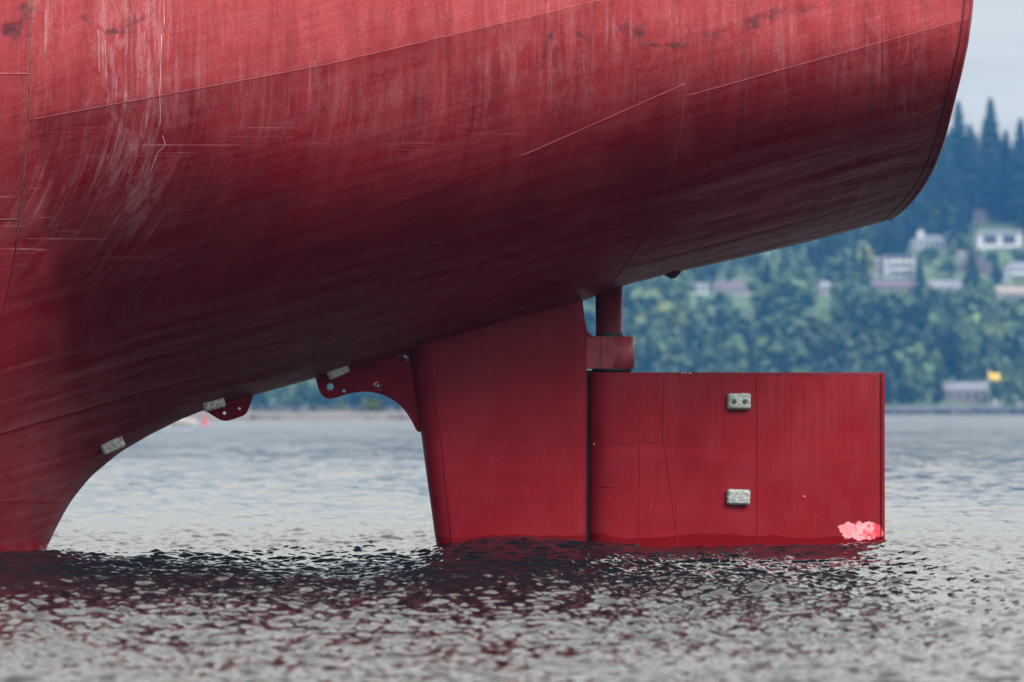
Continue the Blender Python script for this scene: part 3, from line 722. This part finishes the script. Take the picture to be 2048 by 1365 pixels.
# ------------------------------------------------------------------ far shore
SHORE = 2050.0
def ground(X, Y):
    s = Y - SHORE + 14 * np.sin(X / 60.0) + 8 * np.sin(X / 23.0 + 1)
    z = np.interp(s, [-60, -8, 0, 8, 60, 90, 190, 260, 420, 520, 700, 900], [-4, -1.2, 2.2, 3.2, 5, 9, 42, 52, 82, 96, 131, 140])
    low = np.interp(X, [-420, -160, 20, 90], [.35, .42, .9, 1.0])
    return z * np.where(z > 3, low, 1) + np.where(s > 80, 1, 0) * (2.4 * np.sin(X / 31 + Y / 47) + 1.6 * np.sin(X / 13 - Y / 29))
gx = np.linspace(-1200, 1200, 301); gy_ = np.concatenate([np.linspace(1960, 2900, 120), [2960]])
GX, GY = np.meshgrid(gx, gy_, indexing='ij')
gme = fastmesh('hillside_ground', np.stack([GX, GY, ground(GX, GY)], -1).reshape(-1, 3), gridq(len(gx), len(gy_)))
t = NT('hill_soil', .9, .2); t.color(t.mix(t.rng(t.noise(None, scale=.05, detail=6), .35, .65), (.045, .075, .04), (.07, .10, .05)))
gme.materials.append(t.m)
props(link('hill', gme, None, None, True), 'wooded slope rising behind the far shore', None, None, 'structure')
# sea wall of dark boulders along the waterline
def boulders(x0, x1, y_of, z0, n, smin, smax, mat, name, label, zr=1.2):
    V, Fc = [], []; ico = bmesh.new(); bmesh.ops.create_icosphere(ico, subdivisions=1, radius=1); iv = np.array([q_.co[:] for q_ in ico.verts]); ifc = np.array([[q_.index for q_ in f_.verts] for f_ in ico.faces]); ico.free()
    for i in range(n):
        x = rng.uniform(x0, x1); s = rng.uniform(smin, smax); sc3 = np.array([s * rng.uniform(.8, 1.6), s, s * rng.uniform(.5, .9)])
        V.append(iv * (1 + rng.uniform(-.2, .2, (len(iv), 1))) * sc3 + np.array([x, y_of(x) + rng.uniform(-2, 3), z0 + rng.uniform(0, zr)])); Fc.append(ifc + i * len(iv))
    me = fastmesh(name, np.concatenate(V), np.concatenate(Fc)); me.materials.append(mat)
    return props(link(name, me), label, None, None, 'stuff')
M_ROCK = simple('shore_rock', (.07, .07, .08), .9, .5, .6)
boulders(-320, 420, lambda x: SHORE - 6 - 14 * math.sin(x / 60) - 8 * math.sin(x / 23 + 1), .2, 2600, .8, 2.2, M_ROCK, 'shore_boulders', 'dark boulders heaped along the far waterline', 2.2)

# trees
def leaf_quads(n, centers, spread, size, r):
    size = size * 1.25
    c = centers[r.integers(0, len(centers), n)] + r.normal(0, 1, (n, 3)) * spread
    a = r.normal(0, 1, (n, 3)); a /= np.linalg.norm(a, axis=1)[:, None]; b = r.normal(0, 1, (n, 3)); b -= (a * b).sum(1)[:, None] * a; b /= np.linalg.norm(b, axis=1)[:, None]
    s = size * r.uniform(.6, 1.3, (n, 1))
    q = np.stack([c - a * s - b * s * .6, c + a * s - b * s * .7, c + a * s * .8 + b * s, c - a * s * .9 + b * s * .7], 1)
    return q.reshape(-1, 3)
def decid(seed, n=110):
    """unit-height broadleaf crown; z 0..1, radius about .4"""
    r = np.random.default_rng(seed); L = []
    for i in range(9):
        an = r.uniform(0, 6.28); rr = r.uniform(0, .26); L.append((rr * math.cos(an), rr * math.sin(an), r.uniform(.35, .85)))
    L.append((0, 0, .88)); return leaf_quads(n, np.array(L), np.array([.085, .085, .075]), .06, r)
def conif(seed, n=110):
    r = np.random.default_rng(seed); q = []
    for i in range(n):
        h = r.uniform(.06, .99) ** .85; R0 = (.21 * (1 - h) ** .8 + .012) * r.uniform(.65, 1.15); an = r.uniform(0, 6.28)
        d = np.array([math.cos(an), math.sin(an), 0]); p = np.array([-d[1], d[0], 0]); w = .03 + .07 * (1 - h); zz = np.array([0, 0, h])
        q += [zz + p * w * .5 + np.array([0, 0, .02]), zz - p * w * .5 + np.array([0, 0, .02]), zz + d * R0 - p * w * .55 - np.array([0, 0, .05 * (1 - h) + .01]), zz + d * R0 + p * w * .55 - np.array([0, 0, .05 * (1 - h) + .01])]
    # slim solid heart so that the crown does not read as threads
    q += [np.array(v_) for k_ in range(5) for v_ in ((.07 * math.cos(k_ * 1.257), .07 * math.sin(k_ * 1.257), .04), (.07 * math.cos(k_ * 1.257 + 1.257), .07 * math.sin(k_ * 1.257 + 1.257), .04), (0.002, 0, .96), (0, .002, .96))]
    return np.array(q)
TD = [decid(i) for i in range(8)]; TC = [conif(20 + i) for i in range(6)]
def foliage(name, trans=.12):
    t = NT(name, .75, .25); a = t.attr('tint', 'Color'); 
    t.color(t.mix(.5, a, t.mix(1, a, t.mix(t.rng(t.noise(None, scale=.5, detail=3), .3, .7), (.5, .5, .5), (1.5, 1.5, 1.5)), 'MULTIPLY')))
    return t.m
M_FOL = foliage('foliage')
PAL_D = [(.075, .125, .055), (.088, .145, .060), (.066, .112, .055), (.10, .15, .058), (.06, .10, .05)]
PAL_C = [(.014, .034, .022), (.020, .042, .024), (.012, .028, .020), (.028, .048, .026)]
def stamp(name, items, label=None, kind=None, parent=None, off=(0, 0, 0)):
    """items: (template, x, y, z, height, widthfactor, rot, tint)"""
    V, Tn = [], []
    for tp_, x, y, z, h, wf, rz, tint_ in items:
        c, s = math.cos(rz), math.sin(rz); q = tp_ * np.array([h * wf, h * wf, h]); q = np.stack([q[:, 0] * c - q[:, 1] * s, q[:, 0] * s + q[:, 1] * c, q[:, 2]], 1)
        V.append(q + np.array([x, y, z]) - np.array(off)); Tn.append(np.tile([*tint_, 1.0], (len(q), 1)))
    V = np.concatenate(V); me = bpy.data.meshes.new(name); nq = len(V) // 4
    me.vertices.add(len(V)); me.vertices.foreach_set('co', V.astype(np.float32).ravel()); me.loops.add(len(V)); me.loops.foreach_set('vertex_index', np.arange(len(V), dtype=np.int32))
    me.polygons.add(nq); me.polygons.foreach_set('loop_start', np.arange(0, len(V), 4, dtype=np.int32)); me.update(calc_edges=True)
    a = me.color_attributes.new('tint', 'FLOAT_COLOR', 'POINT'); a.data.foreach_set('color', np.concatenate(Tn).astype(np.float32).ravel())
    me.materials.append(M_FOL); o = link(name, me, None, parent)
    if label: props(o, label, None, None, kind)
    return o
# ground kept clear for houses: (u, v, half width px, rows in front px)
HOUSES = []
def jit(c, r): k = .66 * r.uniform(.85, 1.14); return tuple(max(.005, x * k * r.uniform(.95, 1.05)) for x in c)
def clear_of(X, Y, Z, h):
    """False when a tree would hide a house"""
    d = Y - CAMY; u = 1024 + X / d * F; v0 = HOR - (Z - CAMZ) / d * F; v1 = HOR - (Z + h - CAMZ) / d * F
    for (hu, hv, hw, hh, hY) in HOUSES:
        if Y < hY + 14 and abs(u - hu) < hw * .8 + h * .2 / d * F and v1 < hv - 7 and v0 > hv - hh: return False
    return True

# ------------------------------------------------------------------ houses
M_WHITE = simple('white_wall', (.40, .40, .42), .7, .1, .3); M_CREAM = simple('cream_wall', (.26, .23, .21), .7, .15, .3); M_BLUEW = simple('pale_blue_wall', (.34, .38, .42), .7, .1, .3)
M_BROWN = simple('brown_wall', (.13, .085, .07), .8, .2, .3); M_ROOFG = simple('grey_roof', (.12, .12, .14), .8, .2, .4); M_ROOFP = simple('plum_roof', (.085, .06, .075), .8, .2, .4)
M_ROOFL = simple('light_roof', (.13, .13, .15), .8, .2, .4); M_ROOFB = simple('beige_roof', (.18, .15, .13), .8, .2, .4)
M_GLASS = simple('window_glass', (.03, .04, .05), .15, .3, .5, spec=.8); M_TRIM = simple('white_trim', (.48, .48, .48), .6, .05, 1)
def hit(u, v, lo=2060., hi=2800.):
    ys = np.linspace(lo, hi, 741); p = at(u, v, ys); g = ground(p[:, 0], ys); k_ = np.nonzero(g >= p[:, 2])[0]
    return float(ys[k_[0]] - CAMY) if len(k_) else None
def house(name, label, u0, u1, vt_, vb, dist, wall, roof, kind='hip', storeys=1, wins=5, roofh=.35, depth=10, chimney=None, cat='house', garage=None, gable_to=None):
    dist = hit((u0 + u1) / 2, vb) or dist
    Y = dist + CAMY; d = dist; xa = (u0 - 1024) / F * d; xb = (u1 - 1024) / F * d; zt_ = CAMZ + (HOR - vt_) / F * d; zb_ = CAMZ + (HOR - vb) / F * d
    w = xb - xa; h = zt_ - zb_; xc = (xa + xb) / 2
    root = empty(name, (xc, Y + depth / 2, zb_ - 3), label, cat, 'houses on the far slope')
    off = Vector(root.location); HOUSES.append(((u0 + u1) / 2, vb, (u1 - u0) / 2, vb - vt_, Y))
    rh = h * roofh if kind != 'flat' else .5; wt = zt_ - rh
    bm = bmesh.new(); box(bm, Vector((xc, Y + depth / 2, (wt + zb_ - 3) / 2)) - off, (w * .96, depth, wt - zb_ + 3)); bmobj('wall', bm, wall, root)
    bm = bmesh.new(); ov = .6
    if kind == 'flat': box(bm, Vector((xc, Y + depth / 2 - .6, wt + .25)) - off, (w * 1.02, depth + 1.6, .5))
    else:
        a = [Vector((xa - ov * .3, Y - ov, wt)), Vector((xb + ov * .3, Y - ov, wt)), Vector((xb + ov * .3, Y + depth + ov, wt)), Vector((xa - ov * .3, Y + depth + ov, wt))]
        if kind == 'hip': r_ = [Vector((xa + w * .25, Y + depth / 2, zt_)), Vector((xb - w * .25, Y + depth / 2, zt_))]; F_ = [(0, 1, 5, 4), (1, 2, 5), (2, 3, 4, 5), (3, 0, 4), (3, 2, 1, 0)]
        elif kind == 'gable': r_ = [Vector((xa - ov * .3, Y + depth / 2, zt_)), Vector((xb + ov * .3, Y + depth / 2, zt_))]; F_ = [(0, 1, 5, 4), (1, 2, 5), (2, 3, 4, 5), (3, 0, 4), (3, 2, 1, 0)]
        else: r_ = [Vector((xc, Y - ov, zt_)), Vector((xc, Y + depth + ov, zt_))]; F_ = [(0, 1, 4), (1, 2, 5, 4), (2, 3, 5), (3, 0, 4, 5), (3, 2, 1, 0)]
        vsx = [bm.verts.new(q_ - off) for q_ in a + r_]
        for q_ in F_: bm.faces.new([vsx[i] for i in q_])
    ro = bmobj('roof', bm, roof, root)
    if chimney is not None:
        cu, cw_, cv0, cv1 = chimney; cx_ = (cu - 1024) / F * d; z0 = CAMZ + (HOR - cv1) / F * d; z1 = CAMZ + (HOR - cv0) / F * d
        bm = bmesh.new(); box(bm, Vector((cx_, Y + depth * .4, (z0 + z1) / 2)) - off, (cw_ * d / F, 2.5, z1 - z0)); box(bm, Vector((cx_, Y + depth * .4, z1 + .15)) - off, (cw_ * d / F + .5, 3, .3)); bmobj('chimney', bm, wall, ro)
    sh = (wt - zb_) / storeys
    for s_ in range(storeys):
        zc = zb_ + sh * (s_ + .52)
        if storeys > 1 and s_ > 0:
            bm = bmesh.new(); box(bm, Vector((xc + w * .1, Y - 1.0, zb_ + sh * s_)) - off, (w * .7, 2, .3)); box(bm, Vector((xc + w * .1, Y - 1.95, zb_ + sh * s_ + .7)) - off, (w * .7, .08, .9)); bmobj('balcony', bm, M_TRIM, root)
        for k_ in range(wins):
            x = xa + w * (k_ + .75) / (wins + .5); ww = w / (wins + .5) * random.uniform(.5, .72)
            if garage and garage[0] <= k_ <= garage[1]: ww = w / (wins + .5) * .72
            bm = bmesh.new(); box(bm, Vector((x, Y - .05, zc)) - off, (ww + .3, .12, sh * .55 + .3)); fr = bmobj('window', bm, M_TRIM, root)
            bm = bmesh.new(); box(bm, Vector((x, Y - .12, zc)) - off, (ww, .08, sh * .55)); bmobj('pane', bm, M_GLASS, fr)
    return root
house('white_house', 'flat roofed white house with two wide dark openings high on the slope at the right', 1953, 2046, 462, 496, 2575, M_WHITE, M_TRIM, 'flat', 1, 2, depth=12, garage=(0, 1))
house('white_house', 'white house with grey hipped roof and pale chimney below the tall firs', 1820, 1899, 470, 502, 2560, M_WHITE, M_ROOFG, 'hip', 1, 7, .45, 12, chimney=(1843, 13, 461, 478))
house('white_house', 'three storey white house with balconies beside a yellow green tree', 1768, 1830, 509, 556, 2500, M_WHITE, M_ROOFL, 'flat', 3, 4, depth=12)
house('annex', 'low pale wing with sloping grey roof left of the three storey white house', 1742, 1766, 514, 553, 2497, M_WHITE, M_ROOFL, 'gable', 1, 2, .6, 8, cat='annex')
house('cottage', 'small bright white cottage with low roof, leftmost house above the green bluff', 1370, 1416, 567, 588, 2440, M_WHITE, M_ROOFL, 'gable', 1, 3, .35, 8)
house('bungalow', 'long plum roofed bungalow among trees right of the small white cottage', 1426, 1508, 563, 590, 2450, M_CREAM, M_ROOFP, 'gable', 1, 6, .55, 10)
house('bungalow', 'pale grey roofed bungalow left of centre of the house row, above bright bluff trees', 1628, 1668, 562, 590, 2440, M_CREAM, M_ROOFL, 'hip', 1, 3, .5, 9)
house('bungalow', 'dark plum bungalow below the three storey white house', 1745, 1838, 561, 582, 2440, M_BROWN, M_ROOFP, 'gable', 1, 4, .6, 9)
house('bungalow', 'bungalow with long pale grey roof below the conical fir', 1858, 1928, 561, 584, 2430, M_BLUEW, M_ROOFL, 'gable', 1, 4, .7, 9)
house('gabled_house', 'brown house with steep gable facing the water behind the conical fir', 1912, 1984, 498, 548, 2510, M_BROWN, M_ROOFP, 'front', 1, 3, .8, 10)
house('blue_house', 'pale blue two storey house cut by the right edge of the picture', 2008, 2070, 524, 563, 2490, M_BLUEW, M_ROOFL, 'hip', 2, 5, .35, 10)
house('bungalow', 'beige roofed bungalow at the right end of the lower house row', 1984, 2062, 572, 600, 2440, M_CREAM, M_ROOFB, 'gable', 1, 6, .55, 10)
house('plum_house', 'dim plum roofed house highest on the slope under the firs', 1945, 2040, 414, 444, 2640, M_BROWN, M_ROOFP, 'gable', 1, 5, .5, 10)
house('shore_house', 'dark waterfront house with long grey roof left of the yellow flag', 1888, 1982, 764, 806, 2190, M_BROWN, M_ROOFG, 'gable', 1, 5, .4, 9)
house('shed', 'tiny pale shed on the slope left of the steep gabled house', 1914, 1929, 502, 520, 2535, M_CREAM, M_ROOFB, 'gable', 1, 1, .35, 4, cat='shed')

# yellow flag on its pole, tent and small things on the shore
d_ = 2165.0; Yf = d_ + CAMY
def W2(u, v, d=d_): return Vector(((u - 1024) / F * d, d + CAMY, CAMZ + (HOR - v) / F * d))
b0 = W2(1977, 813); fp = empty('flagpole', b0, 'tall thin white flagpole at the water edge carrying the yellow flag', 'flagpole')
v, f = tube_mesh([Vector((0, 0, 0)), Vector((0, 0, (813 - 740) / F * d_))], [.16, .09], 8); pydata('pole', v, f, M_TRIM, fp)
bm = bmesh.new(); bmesh.ops.create_icosphere(bm, subdivisions=1, radius=.3, matrix=Matrix.Translation((0, 0, (813 - 739) / F * d_))); bmobj('finial', bm, M_TRIM, fp)
M_FLAG = simple('yellow_flag_cloth', (.75, .50, .06), .8, .1, .5)
vv_ = []; nxf, nzf = 9, 7
for i in range(nxf):
    for j in range(nzf):
        s_, t_ = i / (nxf - 1), j / (nzf - 1)
        p_ = W2(1977.5 + 23 * s_, 742 + 14 * t_ + 10 * s_ ** 1.2 + 3 * math.sin(s_ * 5)); vv_.append((p_.x, p_.y + .8 * math.sin(s_ * 7 + t_), p_.z))
fl_ = pydata('flag', np.array(vv_) - np.array(W2(1989, 755)), gridq(nxf, nzf), M_FLAG, None, True); fl_.location = W2(1989, 755)
md = fl_.modifiers.new('thickness', 'SOLIDIFY'); md.thickness = .05
props(fl_, 'plain yellow flag drooping from the top of the shore flagpole', 'flag')
tc_ = W2(1996, 811); tn = empty('tent', tc_, 'small white peaked tent on the shore right of the flagpole', 'tent')
bm = bmesh.new(); hh = 9 / F * d_; wd_ = 10 / F * d_
bmesh.ops.create_cone(bm, segments=8, radius1=wd_ * 1.15, radius2=.1, depth=hh, cap_ends=True, matrix=Matrix.Translation((0, 0, 1.6 + hh / 2))); bmobj('canopy', bm, M_TRIM, tn)
bm = bmesh.new(); bmesh.ops.create_cone(bm, segments=8, radius1=wd_ * .98, radius2=wd_ * .98, depth=2.0, cap_ends=True, matrix=Matrix.Translation((0, 0, .6))); bmobj('side_wall', bm, M_TRIM, tn)
for (u_, v_, w_, h_, lb) in ((1801, 818, 14, 6, 'pale low boathouse at the waterline just right of the rudder'), (2040, 812, 12, 10, 'pale boat shed at the far right edge of the shore')):
    c0 = W2(u_, v_, 2150); ob = empty('boathouse', c0, lb, 'boathouse', 'boathouses on the far shore')
    bm = bmesh.new(); box(bm, (0, 2, h_ * .09), (w_ * .215, 4, h_ * .18)); bmobj('wall', bm, M_CREAM, ob)
    bm = bmesh.new(); box(bm, (0, 1.9, h_ * .18 + .2), (w_ * .23, 4.6, .4)); bmobj('roof', bm, M_ROOFL, ob)
for (u_, v_) in ((1918, 806), (1956, 808), (2031, 800)):
    pass

# ------------------------------------------------------------------ single trees one can tell apart
M_BARK = simple('bark', (.09, .07, .055), .9, .3, 1)
def tree(name, label, u, vtop, vbase, dist, tp, wf, tint_, cat='tree', group=None):
    if dist > 2200: dist = hit(u, vbase) or dist
    base = W2(u, vbase, dist); h = (vbase - vtop) / F * dist; base.z -= 0
    o = empty(name, base, label, cat, group or {'fir_tree': 'firs on the far slope', 'maple_tree': 'maples on the bluff', 'poplar_tree': 'upright trees by the houses', 'shrub': 'bushes on the far shore'}[name])
    v, f = tube_mesh([Vector((0, 0, -3)), Vector((.01, 0, h * .3)), Vector((0, .01, h * .9))], [h * .022, h * .016, h * .004], 7); pydata('trunk', v, f, M_BARK, o)
    many = [(tp[random.randrange(len(tp))], 0, 0, 0, h, wf * random.uniform(.92, 1.05), random.uniform(0, 6), jit(tint_, random)) for _ in range(4)]
    stamp('crown', many, parent=o)
    return o
FIR = (.022, .045, .032)
tree('fir_tree', 'tallest dark fir standing alone against the sky', 1981, 197, 420, 2760, TC, 1.05, FIR)
tree('fir_tree', 'dark fir against the sky cut by the right edge', 2042, 238, 440, 2740, TC, 1.15, FIR)
tree('fir_tree', 'fir top peeping out just behind the curved stern edge', 1917, 203, 430, 2740, TC, 1.0, FIR)
tree('fir_tree', 'lower fir on the skyline between the stern edge and the tallest fir', 1940, 250, 440, 2720, TC, 1.2, FIR)
tree('fir_tree', 'short fir filling the skyline gap right of the tallest fir', 2012, 262, 440, 2720, TC, 1.2, FIR)
tree('fir_tree', 'conical fir in front of the steep gabled house', 1944, 498, 600, 2450, TC, 1.5, (.04, .075, .045))
tree('fir_tree', 'pale conical fir alone between the long bungalow and the hipped bungalow', 1601, 518, 600, 2420, TC, 2.0, (.055, .10, .055))
tree('poplar_tree', 'yellow green upright tree left of the three storey white house', 1734, 497, 556, 2470, TD, .9, (.30, .32, .06))
tree('poplar_tree', 'slender green tree on the shore behind the yellow flag', 1969, 716, 780, 2230, TD, .75, (.16, .22, .05))
tree('maple_tree', 'light green rounded tree at the far right of the bluff', 2000, 652, 740, 2230, TD, 1.3, (.12, .17, .05))
tree('maple_tree', 'bright green rounded tree just right of the rudder stock', 1330, 612, 720, 2220, TD, 1.4, (.15, .20, .06))
tree('fir_tree', 'blue dark fir leaning over the plum roofed house', 1898, 300, 470, 2640, TC, 1.2, FIR)
tree('shrub', 'yellow green bush by the pale bungalow right of the lone conical fir', 1684, 572, 598, 2430, TD, 1.1, (.26, .30, .07))
tree('shrub', 'yellow green bush below the blue house at the right edge', 2040, 560, 590, 2460, TD, 1.3, (.24, .28, .07))
tree('shrub', 'green clump of bushes beneath the white house with the chimney', 1860, 497, 530, 2500, TD, 1.6, (.09, .15, .05))

items = []
def scatter(x0, x1, s0, s1, step, p_con, hd, hc, skip=0.0, bright=1.0):
    for X in np.arange(x0, x1, step):
        for s_ in np.arange(s0, s1, step):
            x = X + rng.uniform(-.9, .9) * step; y = SHORE + s_ + rng.uniform(-.9, .9) * step; z = float(ground(x, y))
            if rng.random() < skip: continue
            con = rng.random() < p_con * (1 + .9 * math.sin(x / 29 + 1.7 * math.sin(y / 53))); h = rng.uniform(*(hc if con else hd))
            if not clear_of(x, y, z, h): continue
            pal = PAL_C if con else PAL_D; c = pal[rng.integers(len(pal))]; r_ = random.Random(int(x * 7 + y * 13))
            items.append(((TC if con else TD)[rng.integers(6)], x, y, z - .5, h, rng.uniform(1.2, 1.6) if con else rng.uniform(.95, 1.3), rng.uniform(0, 6.28), tuple(b * bright * (1 + .42 * math.sin(x / 17 + 1.3 * math.sin(y / 31)) * math.sin(z / 9 + x / 41)) for b in jit(c, r_))))
scatter(-330, 420, 18, 84, 10, .15, (6, 18), (12, 23), .15)
scatter(-330, 420, 84, 215, 10.5, .22, (10, 27), (17, 31), .0, .95)
scatter(-330, 420, 215, 480, 11.5, .4, (8, 14), (13, 22), .2)
scatter(-330, 420, 480, 640, 10.5, .85, (14, 20), (24, 34), .05)
scatter(-330, 420, 640, 760, 10.5, .95, (16, 22), (28, 38), .0)
stamp('hillside_forest', items, 'hazy blue green wood covering the bluff and the hill above the houses', 'stuff')

# ------------------------------------------------------------------ spit, boat and buoy on the left
t = NT('gravel', .95, .2); t.color(t.mix(t.rng(t.noise(None, scale=.6, detail=6), .35, .65), (.07, .062, .065), (.13, .115, .115)))
sx2 = np.linspace(-330, 30, 160); sy2 = np.linspace(935, 1040, 18); SX, SY = np.meshgrid(sx2, sy2, indexing='ij')
SZ = -1 + 2.9 * np.clip(np.sin((SY - 935) / 105 * math.pi), 0, 1) ** .5 * (1 - smst(SX, -10, 28)) + .3 * np.sin(SX / 5) * np.sin(SY / 7 + 1)
sme = fastmesh('gravel_spit', np.stack([SX, SY, SZ], -1).reshape(-1, 3), gridq(160, 18)); sme.materials.append(t.m)
props(link('gravel_spit', sme, None, None, True), 'low grey gravel spit seen under the hull at the left', None, None, 'structure')
boulders(-300, 0, lambda x: 948, -.3, 700, .4, 1.0, simple('pale_rock', (.10, .09, .095), .9, .4, .8), 'spit_boulders', 'grey purple boulders edging the low spit', 1.2)
tree('shrub', 'round green bush on the low spit, seen through the bracket arch', 742, 799, 828, 1100, TD, 1.5, (.12, .17, .05))
tree('shrub', 'smaller pale green bush on the low spit left of the round one', 684, 806, 828, 1100, TD, .9, (.14, .20, .08))
it2 = []
for i in range(260):
    x = rng.uniform(-300, 5); y = rng.uniform(985, 1030); it2.append((TD[rng.integers(8)], x, y, 1.0, rng.uniform(1.0, 2.2), rng.uniform(1.5, 2.6), rng.uniform(0, 6), jit((.03, .05, .035), random)))
stamp('spit_scrub', it2, 'dark scrub along the crest of the low spit', 'stuff')
bo = W2(365, 851, 800); bo.z = -.1
boat = empty('motorboat', bo, 'pale cream motorboat half hidden behind the skeg edge at the left', 'boat')
def boat_hull():
    secs = [(-1.9, .75, .0), (-.8, .85, .0), (.6, .75, .05), (1.6, .35, .15), (2.1, .03, .35)]; v = []; 
    for x, b, z in secs: v += [(x, -b, .95 + z * .3), (x, -b * .8, .35), (x, 0, .02 + z * .3), (x, b * .8, .35), (x, b, .95 + z * .3)]
    f = [(i * 5 + k, i * 5 + k + 1, (i + 1) * 5 + k + 1, (i + 1) * 5 + k) for i in range(4) for k in range(4)] + [(i * 5 + 4, i * 5, (i + 1) * 5, (i + 1) * 5 + 4) for i in range(4)] + [(0, 4, 3, 2, 1)]
    return v, f
v, f = boat_hull(); pydata('boat_hull', v, f, simple('cream_boat', (.42, .40, .35), .4, .1, 1), boat)
bm = bmesh.new(); box(bm, (-.3, 0, 1.2), (1.5, 1.2, .6)); bmesh.ops.bevel(bm, geom=bm.edges[:], offset=.12, segments=2, affect='EDGES'); bmobj('cabin', bm, M_TRIM, boat)
bm = bmesh.new(); box(bm, (.47, 0, 1.25), (.03, 1.0, .35)); bmobj('windscreen', bm, M_GLASS, boat)
bu = W2(410, 850, 810); bu.z = 0
buoy = empty('buoy', bu, 'small red channel buoy under the left end of the lifting lug', 'buoy'); M_BUOY = simple('buoy_red', (.45, .03, .04), .5, .1, 2)
def lz(name, prof, mat, par, n=16):
    v = [(r_ * math.cos(2 * math.pi * k / n), r_ * math.sin(2 * math.pi * k / n), z) for r_, z in prof for k in range(n)]
    f = [(i * n + k, i * n + (k + 1) % n, (i + 1) * n + (k + 1) % n, (i + 1) * n + k) for i in range(len(prof) - 1) for k in range(n)] + [tuple(range(n))[::-1], tuple((len(prof) - 1) * n + k for k in range(n))]
    return pydata(name, v, f, mat, par, True)
lz('float', [(.5, -.3), (.62, 0), (.6, .3), (.3, .4)], M_BUOY, buoy); lz('tower', [(.24, .38), (.16, 1.15)], M_BUOY, buoy); lz('topmark', [(.02, 1.16), (.2, 1.2), (.2, 1.4), (.03, 1.6)], M_BUOY, buoy)

# ------------------------------------------------------------------ haze
bm = bmesh.new(); box(bm, (0, 1380, 98), (3200, 3340, 204)); hz = bmobj('haze', bm, None)
hm = bpy.data.materials.new('haze_air'); hm.use_nodes = True; nt = hm.node_tree; nt.nodes.remove(nt.nodes['Principled BSDF'])
pv = nt.nodes.new('ShaderNodeVolumePrincipled'); pv.inputs['Color'].default_value = (.10, .42, 1.0, 1); pv.inputs['Density'].default_value = .00007; pv.inputs['Anisotropy'].default_value = .2
nt.links.new(pv.outputs[0], nt.nodes['Material Output'].inputs['Volume']); hz.data.materials.append(hm)
props(hz, 'thin blue haze hanging over the sea and the far shore', None, None, 'stuff')
